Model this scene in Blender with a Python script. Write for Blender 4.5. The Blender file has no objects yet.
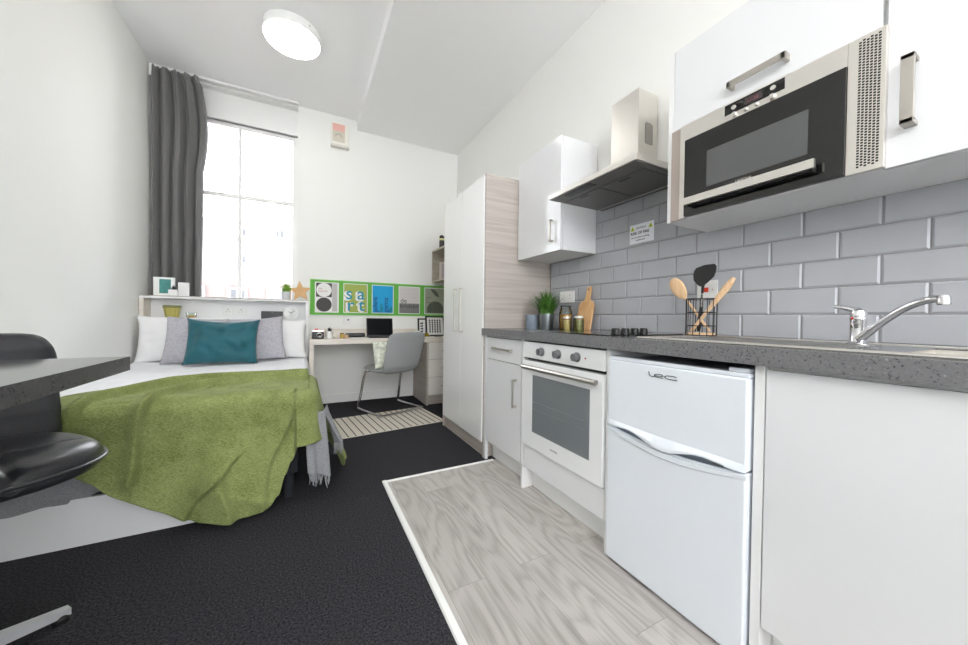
import bpy, bmesh, math, random
from mathutils import Vector, Matrix, noise
random.seed(7)
C = bpy.context.scene.collection
R = math.radians
# ------------------------------------------------------------------ materials
MATS = {}
def srgb(r, g, b):
    f = lambda c: (c/255/12.92) if c/255 <= .04045 else ((c/255+.055)/1.055)**2.4
    return (f(r), f(g), f(b), 1)
def mat(name, col, rough=.5, metal=0., spec=.5, coat=0., bump=None, var=None, sheen=0., alpha=None):
    """col sRGB 0-255; bump=(scale,strength,detail); var=(scale,amount) noise colour variation"""
    if name in MATS: return MATS[name]
    m = bpy.data.materials.new(name); m.use_nodes = True; nt = m.node_tree; n = nt.nodes; L = nt.links
    b = n['Principled BSDF']; b.inputs['Base Color'].default_value = srgb(*col)
    b.inputs['Roughness'].default_value = rough; b.inputs['Metallic'].default_value = metal
    b.inputs['Specular IOR Level'].default_value = spec; b.inputs['Coat Weight'].default_value = coat
    b.inputs['Coat Roughness'].default_value = .04
    if sheen: b.inputs['Sheen Weight'].default_value = sheen
    tc = n.new('ShaderNodeTexCoord')
    if bump:
        t = n.new('ShaderNodeTexNoise'); t.inputs['Scale'].default_value = bump[0]; t.inputs['Detail'].default_value = bump[2] if len(bump) > 2 else 3
        L.new(tc.outputs['Object'], t.inputs['Vector'])
        bp = n.new('ShaderNodeBump'); bp.inputs['Strength'].default_value = bump[1]; bp.inputs['Distance'].default_value = .01
        L.new(t.outputs['Fac'], bp.inputs['Height']); L.new(bp.outputs['Normal'], b.inputs['Normal'])
    if var:
        t2 = n.new('ShaderNodeTexNoise'); t2.inputs['Scale'].default_value = var[0]; t2.inputs['Detail'].default_value = 4
        L.new(tc.outputs['Object'], t2.inputs['Vector'])
        cr = n.new('ShaderNodeValToRGB'); c = srgb(*col); k = var[1]
        cr.color_ramp.elements[0].position = .3; cr.color_ramp.elements[1].position = .7
        cr.color_ramp.elements[0].color = tuple(min(1, x*(1-k)) for x in c[:3])+(1,)
        cr.color_ramp.elements[1].color = tuple(min(1, x*(1+k)) for x in c[:3])+(1,)
        L.new(t2.outputs['Fac'], cr.inputs['Fac']); L.new(cr.outputs['Color'], b.inputs['Base Color'])
    MATS[name] = m; return m
def emis(name, col, s):
    m = bpy.data.materials.new(name); m.use_nodes = True; n = m.node_tree.nodes; b = n['Principled BSDF']
    b.inputs['Base Color'].default_value = srgb(*col); b.inputs['Emission Color'].default_value = srgb(*col); b.inputs['Emission Strength'].default_value = s
    return m
def clear_glass(name, tint=(255, 255, 255)):
    m = bpy.data.materials.new(name); m.use_nodes = True; nt = m.node_tree; n = nt.nodes; L = nt.links
    n.remove(n['Principled BSDF'])
    tr = n.new('ShaderNodeBsdfTransparent'); tr.inputs['Color'].default_value = srgb(*tint)
    gl = n.new('ShaderNodeBsdfGlossy'); gl.inputs['Roughness'].default_value = .02
    fr = n.new('ShaderNodeFresnel'); fr.inputs['IOR'].default_value = 1.45
    mx = n.new('ShaderNodeMixShader')
    L.new(fr.outputs[0], mx.inputs[0]); L.new(tr.outputs[0], mx.inputs[1]); L.new(gl.outputs[0], mx.inputs[2])
    L.new(mx.outputs[0], n['Material Output'].inputs[0]); return m
def wood(name, c1, c2, scale=(1, 1, 1), rough=.5, grain=6.0, dist=4.0):
    m = bpy.data.materials.new(name); m.use_nodes = True; nt = m.node_tree; n = nt.nodes; L = nt.links; b = n['Principled BSDF']
    tc = n.new('ShaderNodeTexCoord'); mp = n.new('ShaderNodeMapping'); mp.inputs['Scale'].default_value = scale
    L.new(tc.outputs['Object'], mp.inputs['Vector'])
    t = n.new('ShaderNodeTexNoise'); t.inputs['Scale'].default_value = grain; t.inputs['Detail'].default_value = 6; t.inputs['Distortion'].default_value = dist*.2
    L.new(mp.outputs[0], t.inputs['Vector'])
    cr = n.new('ShaderNodeValToRGB'); cr.color_ramp.elements[0].color = srgb(*c1); cr.color_ramp.elements[1].color = srgb(*c2)
    cr.color_ramp.elements[0].position = .32; cr.color_ramp.elements[1].position = .66
    L.new(t.outputs['Fac'], cr.inputs['Fac']); L.new(cr.outputs['Color'], b.inputs['Base Color']); b.inputs['Roughness'].default_value = rough
    return m

WALL = mat('wall_paint', (240, 240, 237), .75, spec=.3, bump=(60, .03))
CEIL = mat('ceiling_paint', (250, 250, 250), .8, spec=.2)
TRIMW = mat('white_trim', (242, 242, 240), .35)
GLOSS = mat('white_gloss', (228, 229, 231), .17, coat=.25)
GLOSSF = mat('fridge_white', (232, 237, 244), .22, bump=(900, .02))
CARC = mat('white_carcass', (238, 238, 238), .4)
STEEL = mat('brushed_steel', (205, 200, 195), .28, 1.)
STEELL = mat('satin_steel', (225, 221, 215), .36, 1., bump=(200, .01))
NICKEL = mat('nickel', (192, 187, 180), .42, 1.)
CHROME = mat('chrome', (225, 225, 228), .06, 1.)
BLACKG = mat('black_glass', (14, 14, 15), .05, coat=.3)
BLACK = mat('black_plastic', (20, 20, 21), .35)
WINGREY = mat('smoked_glass', (84, 85, 86), .1, coat=.5)
OVGLASS = mat('oven_glass', (122, 127, 131), .08, coat=.6)
DKGREY = mat('dark_grey', (70, 70, 71), .45)
HOODUND = mat('hood_filter', (120, 118, 115), .4, .8)
GRAIN = wood('ash_laminate', (174, 164, 156), (193, 185, 178), (.5, .5, 13), .5, 3.0)
GRAINH = wood('pale_wood', (214, 204, 192), (232, 226, 217), (2, 9, 9), .5, 2.5)
BEECH = wood('beech', (205, 158, 106), (228, 186, 137), (14, 14, 2), .5, 3.0)
SPOONW = wood('spoon_wood', (226, 186, 140), (240, 208, 168), (14, 14, 3), .55, 3.0)
LEATHER = mat('black_leather', (38, 39, 43), .3, bump=(220, .12), coat=.1)
GREYLEA = mat('grey_leather', (166, 169, 170), .5, bump=(150, .08))
CURT = mat('curtain_cloth', (112, 111, 111), .85, bump=(400, .1), sheen=.2)
WHITEC = mat('white_cotton', (240, 241, 245), .85, bump=(7, .25, 2), sheen=.1)
PILLW = mat('pillow_cotton', (238, 238, 238), .85, bump=(9, .2, 2))
GREYC = mat('grey_cushion_cloth', (180, 178, 185), .9, bump=(22, .5), var=(60, .12))
TEAL = mat('teal_velvet', (0, 88, 100), .6, bump=(12, .3), sheen=.3, var=(5, .12))
GREYT = mat('grey_wool', (146, 147, 150), .95, bump=(260, .4), var=(220, .22))
CERAM = mat('white_ceramic', (240, 240, 238), .25)
NAVY = mat('charcoal_fabric', (38, 41, 46), .9)
GRASS = mat('grass_leaf', (74, 118, 44), .5, var=(30, .4))
GRASSL = mat('light_leaf', (130, 170, 60), .5, var=(30, .3))
WINGLASS = clear_glass('window_glass')
JARGLASS = clear_glass('jar_glass', (240, 246, 244))

def speckle(nm='speckled_laminate', k=1.0, ro=.2):
    m = bpy.data.materials.new(nm); m.use_nodes = True; nt = m.node_tree; n = nt.nodes; L = nt.links; b = n['Principled BSDF']
    tc = n.new('ShaderNodeTexCoord'); v = n.new('ShaderNodeTexNoise'); v.inputs['Scale'].default_value = 170; v.inputs['Detail'].default_value = 2
    L.new(tc.outputs['Object'], v.inputs['Vector'])
    cr = n.new('ShaderNodeValToRGB'); e = cr.color_ramp.elements
    e[0].position = .30; e[0].color = srgb(62*k, 61*k, 62*k); e[1].position = .40; e[1].color = srgb(116*k, 116*k, 118*k)
    q = e.new(.68); q.color = srgb(122*k, 121*k, 123*k); q = e.new(.78); q.color = srgb(168*k, 167*k, 168*k)
    L.new(v.outputs['Fac'], cr.inputs['Fac']); L.new(cr.outputs['Color'], b.inputs['Base Color']); b.inputs['Roughness'].default_value = ro
    return m
SPECK = speckle()
SPECKD = speckle('dark_speckled_laminate', .66, .1)
def carpet():
    m = bpy.data.materials.new('carpet_pile'); m.use_nodes = True; nt = m.node_tree; n = nt.nodes; L = nt.links; b = n['Principled BSDF']
    tc = n.new('ShaderNodeTexCoord'); v = n.new('ShaderNodeTexNoise'); v.inputs['Scale'].default_value = 135; v.inputs['Detail'].default_value = 5; v.inputs['Roughness'].default_value = .8
    L.new(tc.outputs['Object'], v.inputs['Vector'])
    cr = n.new('ShaderNodeValToRGB'); e = cr.color_ramp.elements
    e[0].position = .36; e[0].color = srgb(13, 13, 14); e[1].position = .68; e[1].color = srgb(86, 85, 90)
    L.new(v.outputs['Fac'], cr.inputs['Fac']); L.new(cr.outputs['Color'], b.inputs['Base Color']); b.inputs['Roughness'].default_value = 1; b.inputs['Specular IOR Level'].default_value = .1
    bp = n.new('ShaderNodeBump'); bp.inputs['Strength'].default_value = .6; bp.inputs['Distance'].default_value = .01
    L.new(v.outputs['Fac'], bp.inputs['Height']); L.new(bp.outputs['Normal'], b.inputs['Normal'])
    return m
CARPET = carpet()
def lino():
    m = bpy.data.materials.new('wood_effect_vinyl'); m.use_nodes = True; nt = m.node_tree; n = nt.nodes; L = nt.links; b = n['Principled BSDF']
    tc = n.new('ShaderNodeTexCoord'); sx = n.new('ShaderNodeSeparateXYZ'); L.new(tc.outputs['Object'], sx.inputs[0])
    cb = n.new('ShaderNodeCombineXYZ'); L.new(sx.outputs['Y'], cb.inputs[0]); L.new(sx.outputs['X'], cb.inputs[1])
    br = n.new('ShaderNodeTexBrick'); L.new(cb.outputs[0], br.inputs['Vector'])
    br.inputs['Scale'].default_value = 1; br.inputs['Brick Width'].default_value = 1.15; br.inputs['Row Height'].default_value = .155
    br.inputs['Mortar Size'].default_value = .0009; br.offset = .37; br.inputs['Bias'].default_value = 0
    br.inputs['Color1'].default_value = (0, 0, 0, 1); br.inputs['Color2'].default_value = (1, 1, 1, 1); br.inputs['Mortar'].default_value = (.5, .5, .5, 1)
    # per plank offset pushes the grain pattern apart
    off = n.new('ShaderNodeVectorMath'); off.operation = 'SCALE'; off.inputs['Scale'].default_value = 7.3; L.new(br.outputs['Color'], off.inputs[0])
    ad = n.new('ShaderNodeVectorMath'); ad.operation = 'ADD'; L.new(tc.outputs['Object'], ad.inputs[0]); L.new(off.outputs[0], ad.inputs[1])
    mp = n.new('ShaderNodeMapping'); mp.inputs['Scale'].default_value = (5.5, 1.5, 1); L.new(ad.outputs[0], mp.inputs['Vector'])
    big = n.new('ShaderNodeTexNoise'); big.inputs['Scale'].default_value = 1.0; big.inputs['Detail'].default_value = 1.5; big.inputs['Roughness'].default_value = .35
    L.new(mp.outputs[0], big.inputs['Vector'])
    mul = n.new('ShaderNodeMath'); mul.operation = 'MULTIPLY'; mul.inputs[1].default_value = 10; L.new(big.outputs['Fac'], mul.inputs[0])
    fr = n.new('ShaderNodeMath'); fr.operation = 'PINGPONG'; fr.inputs[1].default_value = .5; L.new(mul.outputs[0], fr.inputs[0])
    mp2 = n.new('ShaderNodeMapping'); mp2.inputs['Scale'].default_value = (60, 3, 1); L.new(ad.outputs[0], mp2.inputs['Vector'])
    fine = n.new('ShaderNodeTexNoise'); fine.inputs['Scale'].default_value = 1.6; fine.inputs['Detail'].default_value = 5; L.new(mp2.outputs[0], fine.inputs['Vector'])
    mx = n.new('ShaderNodeMath'); mx.operation = 'MULTIPLY_ADD'; mx.inputs[1].default_value = .75; L.new(fr.outputs[0], mx.inputs[0]); L.new(fine.outputs['Fac'], mx.inputs[2])
    cr = n.new('ShaderNodeValToRGB'); e = cr.color_ramp.elements
    e[0].position = .25; e[0].color = srgb(158, 152, 146); e[1].position = .80; e[1].color = srgb(197, 192, 187)
    L.new(mx.outputs[0], cr.inputs['Fac'])
    hs = n.new('ShaderNodeMixRGB'); hs.blend_type = 'MULTIPLY'; hs.inputs[0].default_value = .16
    L.new(cr.outputs['Color'], hs.inputs[1]); L.new(br.outputs['Color'], hs.inputs[2])
    mo = n.new('ShaderNodeMixRGB'); L.new(br.outputs['Fac'], mo.inputs[0]); L.new(hs.outputs[0], mo.inputs[1]); mo.inputs[2].default_value = srgb(140, 135, 130)
    L.new(mo.outputs[0], b.inputs['Base Color']); b.inputs['Roughness'].default_value = .42
    return m
LINO = lino()
def green_wool():
    m = bpy.data.materials.new('green_woven_wool'); m.use_nodes = True; nt = m.node_tree; n = nt.nodes; L = nt.links; b = n['Principled BSDF']
    tc = n.new('ShaderNodeTexCoord')
    mp = n.new('ShaderNodeMapping'); mp.inputs['Scale'].default_value = (110, 260, 260); mp.inputs['Rotation'].default_value = (0, .3, .6); L.new(tc.outputs['Object'], mp.inputs[0])
    t = n.new('ShaderNodeTexNoise'); t.inputs['Scale'].default_value = 1; t.inputs['Detail'].default_value = 3; L.new(mp.outputs[0], t.inputs['Vector'])
    t2 = n.new('ShaderNodeTexNoise'); t2.inputs['Scale'].default_value = 9; t2.inputs['Detail'].default_value = 5; L.new(tc.outputs['Object'], t2.inputs['Vector'])
    ma = n.new('ShaderNodeMath'); ma.operation = 'MULTIPLY_ADD'; ma.inputs[1].default_value = .55; L.new(t2.outputs['Fac'], ma.inputs[0]); L.new(t.outputs['Fac'], ma.inputs[2])
    cr = n.new('ShaderNodeValToRGB'); e = cr.color_ramp.elements
    e[0].position = .55; e[0].color = srgb(106, 117, 64); e[1].position = 1.0; e[1].color = srgb(156, 165, 108)
    L.new(ma.outputs[0], cr.inputs['Fac']); L.new(cr.outputs['Color'], b.inputs['Base Color']); b.inputs['Roughness'].default_value = .95; b.inputs['Specular IOR Level'].default_value = .15
    b.inputs['Sheen Weight'].default_value = .05
    bp = n.new('ShaderNodeBump'); bp.inputs['Strength'].default_value = .5; bp.inputs['Distance'].default_value = .006
    L.new(t.outputs['Fac'], bp.inputs['Height']); L.new(bp.outputs['Normal'], b.inputs['Normal'])
    return m
GREEN = green_wool()
def tilemat():
    m = mat('grey_glazed_tile', (178, 180, 185), .26, coat=.0, var=(3, .05), bump=(9, .04)); return m
TILE = tilemat()

# ------------------------------------------------------------------ mesh builder
class MB:
    def __init__(s): s.bm = bmesh.new(); s.bev = False
    def box(s, x0, x1, y0, y1, z0, z1, bev=0., seg=2, M=None):
        r = bmesh.ops.create_cube(s.bm, size=1)['verts']
        for v in r: v.co = Vector(((x0+x1)/2+v.co.x*(x1-x0), (y0+y1)/2+v.co.y*(y1-y0), (z0+z1)/2+v.co.z*(z1-z0)))
        if bev:
            s.bev = True
            es = list({e for v in r for e in v.link_edges})
            q = bmesh.ops.bevel(s.bm, geom=es, offset=bev, segments=seg, profile=.5, affect='EDGES')
            r = list({v for f in q['faces'] for v in f.verts} | {v for v in r if v.is_valid})
        if M is not None:
            for v in r: v.co = M @ v.co
        return s
    def rings(s, rings, cap=True, close=False):
        vs = [[s.bm.verts.new(p) for p in r] for r in rings]; k = len(vs[0])
        for a, b in list(zip(vs, vs[1:]))+([(vs[-1], vs[0])] if close else []):
            for i in range(k): s.bm.faces.new((a[i], a[(i+1) % k], b[(i+1) % k], b[i]))
        if cap and not close:
            s.bm.faces.new(list(reversed(vs[0]))); s.bm.faces.new(vs[-1])
        return s
    def lathe(s, prof, c=(0, 0, 0), ax=(0, 0, 1), seg=32, cap=True, sx=1., sy=1.):
        """prof: list of (r, h) along ax"""
        c = Vector(c); q = Vector((0, 0, 1)).rotation_difference(Vector(ax).normalized())
        rr = []
        for r, h in prof:
            r = max(r, 1e-5)
            rr.append([c + q @ Vector((r*sx*math.cos(2*math.pi*i/seg), r*sy*math.sin(2*math.pi*i/seg), h)) for i in range(seg)])
        return s.rings(rr, cap)
    def cyl(s, p0, p1, r, r1=None, seg=20):
        p0 = Vector(p0); p1 = Vector(p1); d = p1-p0
        return s.lathe([(r, 0), (r if r1 is None else r1, d.length)], p0, d, seg)
    def tube(s, pts, r, seg=10, close=False, flat=None):
        pts = [Vector(p) for p in pts]; rr = []; up = None; n = len(pts)
        for i, p in enumerate(pts):
            a = pts[(i-1) % n] if (i > 0 or close) else p; b = pts[(i+1) % n] if (i < n-1 or close) else p
            t = (b-a).normalized()
            if up is None: up = t.orthogonal().normalized() if flat is None else (Vector(flat)-t*Vector(flat).dot(t)).normalized()
            up = (up - t*up.dot(t)).normalized(); w = t.cross(up)
            ri = r[i] if isinstance(r, (list, tuple)) else r
            rr.append([p + up*ri*math.cos(2*math.pi*k/seg) + w*ri*math.sin(2*math.pi*k/seg) for k in range(seg)])
        return s.rings(rr, True, close)
    def prism(s, poly, o, u, v, d):
        """2D polygon in plane (o,u,v), extruded by vector d"""
        o = Vector(o); u = Vector(u); v = Vector(v); d = Vector(d)
        a = [o+u*p[0]+v*p[1] for p in poly]
        return s.rings([a, [p+d for p in a]])
    def grid(s, f, nu, nv, thick=None):
        vs = [[s.bm.verts.new(f(i/nu, j/nv)) for j in range(nv+1)] for i in range(nu+1)]
        for i in range(nu):
            for j in range(nv): s.bm.faces.new((vs[i][j], vs[i+1][j], vs[i+1][j+1], vs[i][j+1]))
        return s
    def ball(s, c, r, sc=(1, 1, 1), seg=16):
        q = bmesh.ops.create_uvsphere(s.bm, u_segments=seg, v_segments=max(6, seg//2), radius=r)['verts']
        for v in q: v.co = Vector((v.co.x*sc[0]+c[0], v.co.y*sc[1]+c[1], v.co.z*sc[2]+c[2]))
        return s
    def xf(s, M):
        for v in s.bm.verts: v.co = M @ v.co
        return s
    def build(s, name, m, parent=None, at=None, smooth=35, fixn=True):
        if fixn: bmesh.ops.recalc_face_normals(s.bm, faces=s.bm.faces)
        base = Vector(at) if at is not None else (world_of(parent) if parent else Vector((0, 0, 0)))
        for v in s.bm.verts: v.co -= base
        me = bpy.data.meshes.new(name); s.bm.to_mesh(me); s.bm.free()
        me.materials.append(m)
        o = bpy.data.objects.new(name, me); C.objects.link(o)
        if parent: o.parent = parent
        else: o.location = base
        if smooth:
            me.polygons.foreach_set('use_smooth', [True]*len(me.polygons)); me.set_sharp_from_angle(angle=R(smooth))
            if s.bev:
                wn = o.modifiers.new('wn', 'WEIGHTED_NORMAL'); wn.keep_sharp = True; wn.weight = 100
        return o
def world_of(o):
    v = Vector((0, 0, 0))
    while o: v = v+o.location; o = o.parent
    return v
def thing(name, label, cat, loc=(0, 0, 0), group=None):
    o = bpy.data.objects.new(name, None); C.objects.link(o); o.location = loc; o.empty_display_size = .05
    o['label'] = label; o['category'] = cat
    if group: o['group'] = group
    return o
def tag(o, label, cat, group=None):
    o['label'] = label; o['category'] = cat
    if group: o['group'] = group
    return o
def struct(o): o['kind'] = 'structure'; return o
def text(s, size, o, u, v, m, parent, name='lettering', ext=.0004, ax='LEFT', sx=1., shear=0., off=0.):
    cu = bpy.data.curves.new('t', 'FONT'); cu.body = s; cu.size = size; cu.extrude = ext; cu.align_x = ax; cu.shear = shear; cu.offset = off; cu.resolution_u = 3
    ob = bpy.data.objects.new('t', cu); C.objects.link(ob)
    dg = bpy.context.evaluated_depsgraph_get(); me = bpy.data.meshes.new_from_object(ob.evaluated_get(dg))
    bpy.data.objects.remove(ob)
    u = Vector(u).normalized(); v = Vector(v).normalized(); w = u.cross(v); o = Vector(o)-world_of(parent)
    for q in me.vertices: c = q.co.copy(); q.co = o+u*c.x*sx+v*c.y+w*c.z
    me.materials.clear(); me.materials.append(m)
    ob = bpy.data.objects.new(name, me); C.objects.link(ob); ob.parent = parent; return ob
def polycirc(cx, cy, r, n=32): return [(cx+r*math.cos(2*math.pi*i/n), cy+r*math.sin(2*math.pi*i/n)) for i in range(n)]
def smoothpath(pts, n=8):
    P = [Vector(p) for p in pts]; out = []
    for i in range(len(P)-1):
        p0 = P[max(i-1, 0)]; p1 = P[i]; p2 = P[i+1]; p3 = P[min(i+2, len(P)-1)]
        for k in range(n):
            t = k/n
            out.append(.5*((2*p1)+(p2-p0)*t+(2*p0-5*p1+4*p2-p3)*t*t+(3*p1-p0-3*p2+p3)*t**3))
    out.append(P[-1]); return out
KU, KV = (0, -1, 0), (0, 0, 1)      # text on faces turned towards -X
BU, BV = (1, 0, 0), (0, 0, 1)       # text on faces turned towards -Y

# ------------------------------------------------------------------ room shell
YB, XL, XR, YF = 4.31, -1.27, 1.81, -2.3
struct(MB().box(XL-.1, XR+.1, YF-.1, YB+.1, -.12, 0).build('floor', CARPET, smooth=0))
struct(MB().box(XL-.1, XL, YF-.1, YB+.1, 0, 3.4).build('wall_left', WALL, smooth=0))
struct(MB().box(XR, XR+.1, YF-.1, YB+.1, 0, 3.4).build('wall_right', WALL, smooth=0))
b = MB(); b.box(XL, -1.0, YF-.1, YF, 0, 3.4).box(1.3, XR, YF-.1, YF, 0, 3.4).box(-1.0, 1.3, YF-.1, YF, 0, .75).box(-1.0, 1.3, YF-.1, YF, 3.0, 3.4)
struct(b.build('wall_front', WALL, smooth=0))
w2 = bpy.data.objects.new('added_rear_window', None); C.objects.link(w2); w2.location = (.15, YF-.05, .75); struct(w2)  # unseen window added behind the camera to let in more daylight
b = MB(); b.box(-1.0, -.94, YF-.08, YF-.02, .75, 3.0).box(1.24, 1.3, YF-.08, YF-.02, .75, 3.0).box(-.94, 1.24, YF-.08, YF-.02, .75, .81).box(-.94, 1.24, YF-.08, YF-.02, 2.94, 3.0).box(.13, .17, YF-.08, YF-.02, .81, 2.94).box(-.94, 1.24, YF-.08, YF-.02, 1.9, 1.94)
b.build('window_frame', TRIMW, w2, smooth=0)
MB().box(-.94, 1.24, YF-.055, YF-.05, .81, 2.94).build('pane', WINGLASS, w2, smooth=0)
WX0, WX1, WZ0, WZ1 = -1.13, -.078, 1.12, 3.265
b = MB(); b.box(XL-.1, WX0, YB, YB+.22, 0, 3.4).box(WX1, XR+.1, YB, YB+.22, 0, 3.4).box(WX0, WX1, YB, YB+.22, 0, WZ0).box(WX0, WX1, YB, YB+.22, WZ1, 3.4)
struct(b.build('wall_back', WALL, smooth=0))
struct(MB().box(XL-.1, .532, YF-.1, YB+.1, 3.29, 3.4).build('ceiling', CEIL, smooth=0))
sf = MB().box(.532, XR+.1, YF-.1, YB+.1, 3.18, 3.4, .004).build('ceiling_soffit', CEIL, smooth=0); struct(sf)
# kitchen wall lining with metro tiles
kw = MB().box(1.707, XR, YF, 2.15, 0, 2.25).build('wall_kitchen', WALL, smooth=0); struct(kw)
b = MB()
groutx = 1.7015
zc = [-.0755+1]; z0 = 1.0285-.1*1
row = 0
tilw, tilh, g = .2045, .0997, .0028
for r_ in range(-1, 8):
    zb = 1.0285+.0995*r_; zt = zb+.0995
    if zb > 1.75: break
    off = .0 if (r_ % 2) == 0 else -.1023
    # row -1 joints at .818 ; row 0 joints at .716
    j0 = .819 if (r_ % 2) else .717
    k = math.floor((2.15-j0)/tilw)+1
    y = j0+k*tilw
    while y > -.9:
        ya, yb_ = max(y-tilw+g/2, -.9), min(y-g/2, 2.149)
        za, zb2 = max(zb+g/2, .93), zt-g/2
        if yb_-ya > .01 and zb2 > za:
            e = .006; x0, x1 = 1.7036, 1.6990
            f = [(x0, ya, za), (x0, yb_, za), (x0, yb_, zb2), (x0, ya, zb2)]
            ee = min(e, (yb_-ya)/3, (zb2-za)/3)
            t = [(x1, ya+ee, za+ee), (x1, yb_-ee, za+ee), (x1, yb_-ee, zb2-ee), (x1, ya+ee, zb2-ee)]
            b.rings([[Vector(p) for p in f], [Vector(p) for p in t]])
        y -= tilw
o = b.build('tile_splashback', TILE, kw, smooth=0)
MB().box(1.7033, 1.7075, -.9, 2.149, .925, 1.76).build('grout', mat('grout', (146, 146, 148), .9), kw, smooth=0)

# baseboard, floor covering
struct(MB().box(.04, 1.23, YB-.016, YB, 0, .1, .004).build('baseboard_back', TRIMW))
struct(MB().box(XL, XL+.016, YF, 4.2, 0, .1, .004).build('baseboard_left', TRIMW))
struct(MB().box(.43, 1.70, YF, 2.10, 0, .004).build('floor_vinyl', LINO, smooth=0))
b = MB(); b.prism([(0, 0), (.030, 0), (.026, .007), (.015, .009), (.004, .007)], (.418, YF, 0), (1, 0, 0), (0, 0, 1), (0, 2.085-YF+.028, 0))
struct(b.build('trim_1', TRIMW))
b = MB(); b.prism([(0, 0), (.028, 0), (.024, .007), (.014, .009), (.004, .007)], (.418, 2.085, 0), (0, 1, 0), (0, 0, 1), (.76, 0, 0))
struct(b.build('trim_2', TRIMW))

# window
w = bpy.data.objects.new('window_1', None); C.objects.link(w); w.location = (WX0, YB, WZ0); struct(w)
WY = YB+.10
b = MB()
b.box(WX0, WX1, WY-.02, WY+.08, 2.985, WZ1, .004)          # head panel
b.box(WX0, WX1, WY-.045, WY+.05, 2.985, 3.02, .004)
b.box(WX0, WX0+.05, WY, WY+.08, WZ0, 2.985, .004).box(WX1-.05, WX1, WY, WY+.08, WZ0, 2.985, .004)
b.box(WX0, WX1, WY, WY+.08, WZ0, WZ0+.06, .004)
b.box(WX0+.05, WX1-.05, WY+.005, WY+.06, 2.225, 2.26, .004)   # meeting rail
xm = -.612
b.box(xm-.014, xm+.014, WY+.012, WY+.05, WZ0, 2.985, .003)
b.box(WX0+.05, WX1-.05, WY+.005, WY+.06, 2.955, 2.985, .003)
b.build('window_frame', TRIMW, w)
MB().box(WX0+.05, WX1-.05, WY+.028, WY+.034, WZ0+.06, 2.985).build('pane', WINGLASS, w, smooth=0)
MB().box(WX0, WX1, YB-.0, WY+.0, WZ0-.02, WZ0+.012, .003).build('window_sill', TRIMW, w)

# building across the street
BR = mat('far_brick', (110, 95, 93), .9, var=(2, .04)); BW = mat('far_render', (122, 122, 124), .9)
bd = thing('apartment_building', 'pale building with a pink lower storey seen through the window', 'building', (-1.5, 14, -6))
MB().box(-9, 6, 13.0, 17, -6, 2.02).build('lower_wall', BR, bd, smooth=0)
MB().box(-9, 6, 13.02, 17, 2.02, 3.9).build('upper_wall', BW, bd, smooth=0)
FG = mat('far_window_glass', (62, 64, 68), .5)
for (px, pz) in [(-2.9, 1.55), (-1.85, 1.55), (-.82, 1.55), (.2, 1.55), (-1.75, 2.72), (-.73, 2.72), (.3, 2.72), (-1.75, 3.55), (-.73, 3.62)]:
    hw, hh = (.26, .3) if pz < 2 else (.17, .18)
    f = MB().box(px-hw, px+hw, 12.93, 13.03, pz-hh, pz+hh).build('window', BW, bd, smooth=0)
    MB().box(px-hw+.09, px-.03, 12.92, 12.95, pz-hh+.08, pz+hh-.08).box(px+.03, px+hw-.07, 12.92, 12.95, pz-hh+.08, pz+hh-.08).build('pane', FG, f, smooth=0)

# curtain + track
b = MB()
def curt(u, v):
    x0, x1 = -1.245, -.868
    z = 1.03+(3.262-1.03)*v
    fold = math.sin(u*2*math.pi*4.4+.6+.5*math.sin(v*3))*.040+math.sin(u*2*math.pi*11+2+v*2)*.008
    pinch = max(0, (v-.93)/.07)
    fold = fold*(1-.45*pinch)+pinch*.008*math.sin(u*2*math.pi*24)
    xr = x1+(.035*math.sin(max(0, min(1, (v-.6)/.4))*math.pi*1.2)) - .02*(1-v) + (-.02 if v > .97 else 0)
    x = x0+(xr-x0)*u + .006*math.sin(u*2*math.pi*5.3*2+1)
    return Vector((x, 4.215-fold+.02*(1-pinch)*math.sin(v*4), z + pinch*.006*math.sin(u*70)))
b.grid(curt, 150, 50)
cu = b.build('curtain', CURT, at=(-1.05, 4.215, 1.03), smooth=60)
md = cu.modifiers.new('s', 'SOLIDIFY'); md.thickness = .004
tag(cu, 'dark grey floor length curtain gathered at the left of the window', 'curtain')
t = thing('curtain_track', 'thin white curtain track under the ceiling above the window', 'curtain track', (-.67, 4.24, 3.29))
MB().box(-1.262, -.07, 4.222, 4.25, 3.265, 3.287, .003).build('rail', TRIMW, t)
MB().box(-1.262, -1.24, 4.19, 4.25, 3.16, 3.262, .003).build('end_bracket', TRIMW, t)

# ceiling light and added fill globes
EM = emis('lamp_diffuser', (255, 253, 250), 11.0)
def ceil_light(x, y, label, zc=3.29):
    t = thing('ceiling_light', label, 'ceiling light', (x, y, zc))
    MB().lathe([(.0, 0), (.205, 0), (.208, -.01), (.208, -.066), (.2, -.070), (0, -.070)], (x, y, zc), seg=56, cap=False).build('rim', TRIMW, t)
    MB().lathe([(.2, -.069), (.196, -.078), (.180, -.082), (.0, -.084)], (x, y, zc), seg=56, cap=False).build('diffuser', EM, t)
    MB().ball((x+.12, y-.168, zc-.03), .005).build('screw', DKGREY, t)
ceil_light(-.10, 3.22, 'round white glowing ceiling light in front of the window')
def globe(x, y, z, label):  # out-of-view glowing globe, added only to brighten the room
    t = thing('added_fill_globe', label, 'added fill light', (x, y, 3.29))
    MB().lathe([(0, 0), (.05, 0), (.05, -.02), (.01, -.03)], (x, y, 3.29), seg=24).build('ceiling_rose', TRIMW, t)
    MB().cyl((x, y, z+.15), (x, y, 3.27), .003, seg=8).build('cord', TRIMW, t)
    MB().ball((x, y, z), .16, seg=32).build('globe', EM2, t)
EM2 = emis('fill_globe_glow', (255, 252, 248), 16.0)
globe(-.55, -.95, 2.35, 'added fill globe, unseen, hanging behind the viewer')
globe(-.1, -1.5, 2.40, 'added fill globe, unseen, at the front end of the room')

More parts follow.
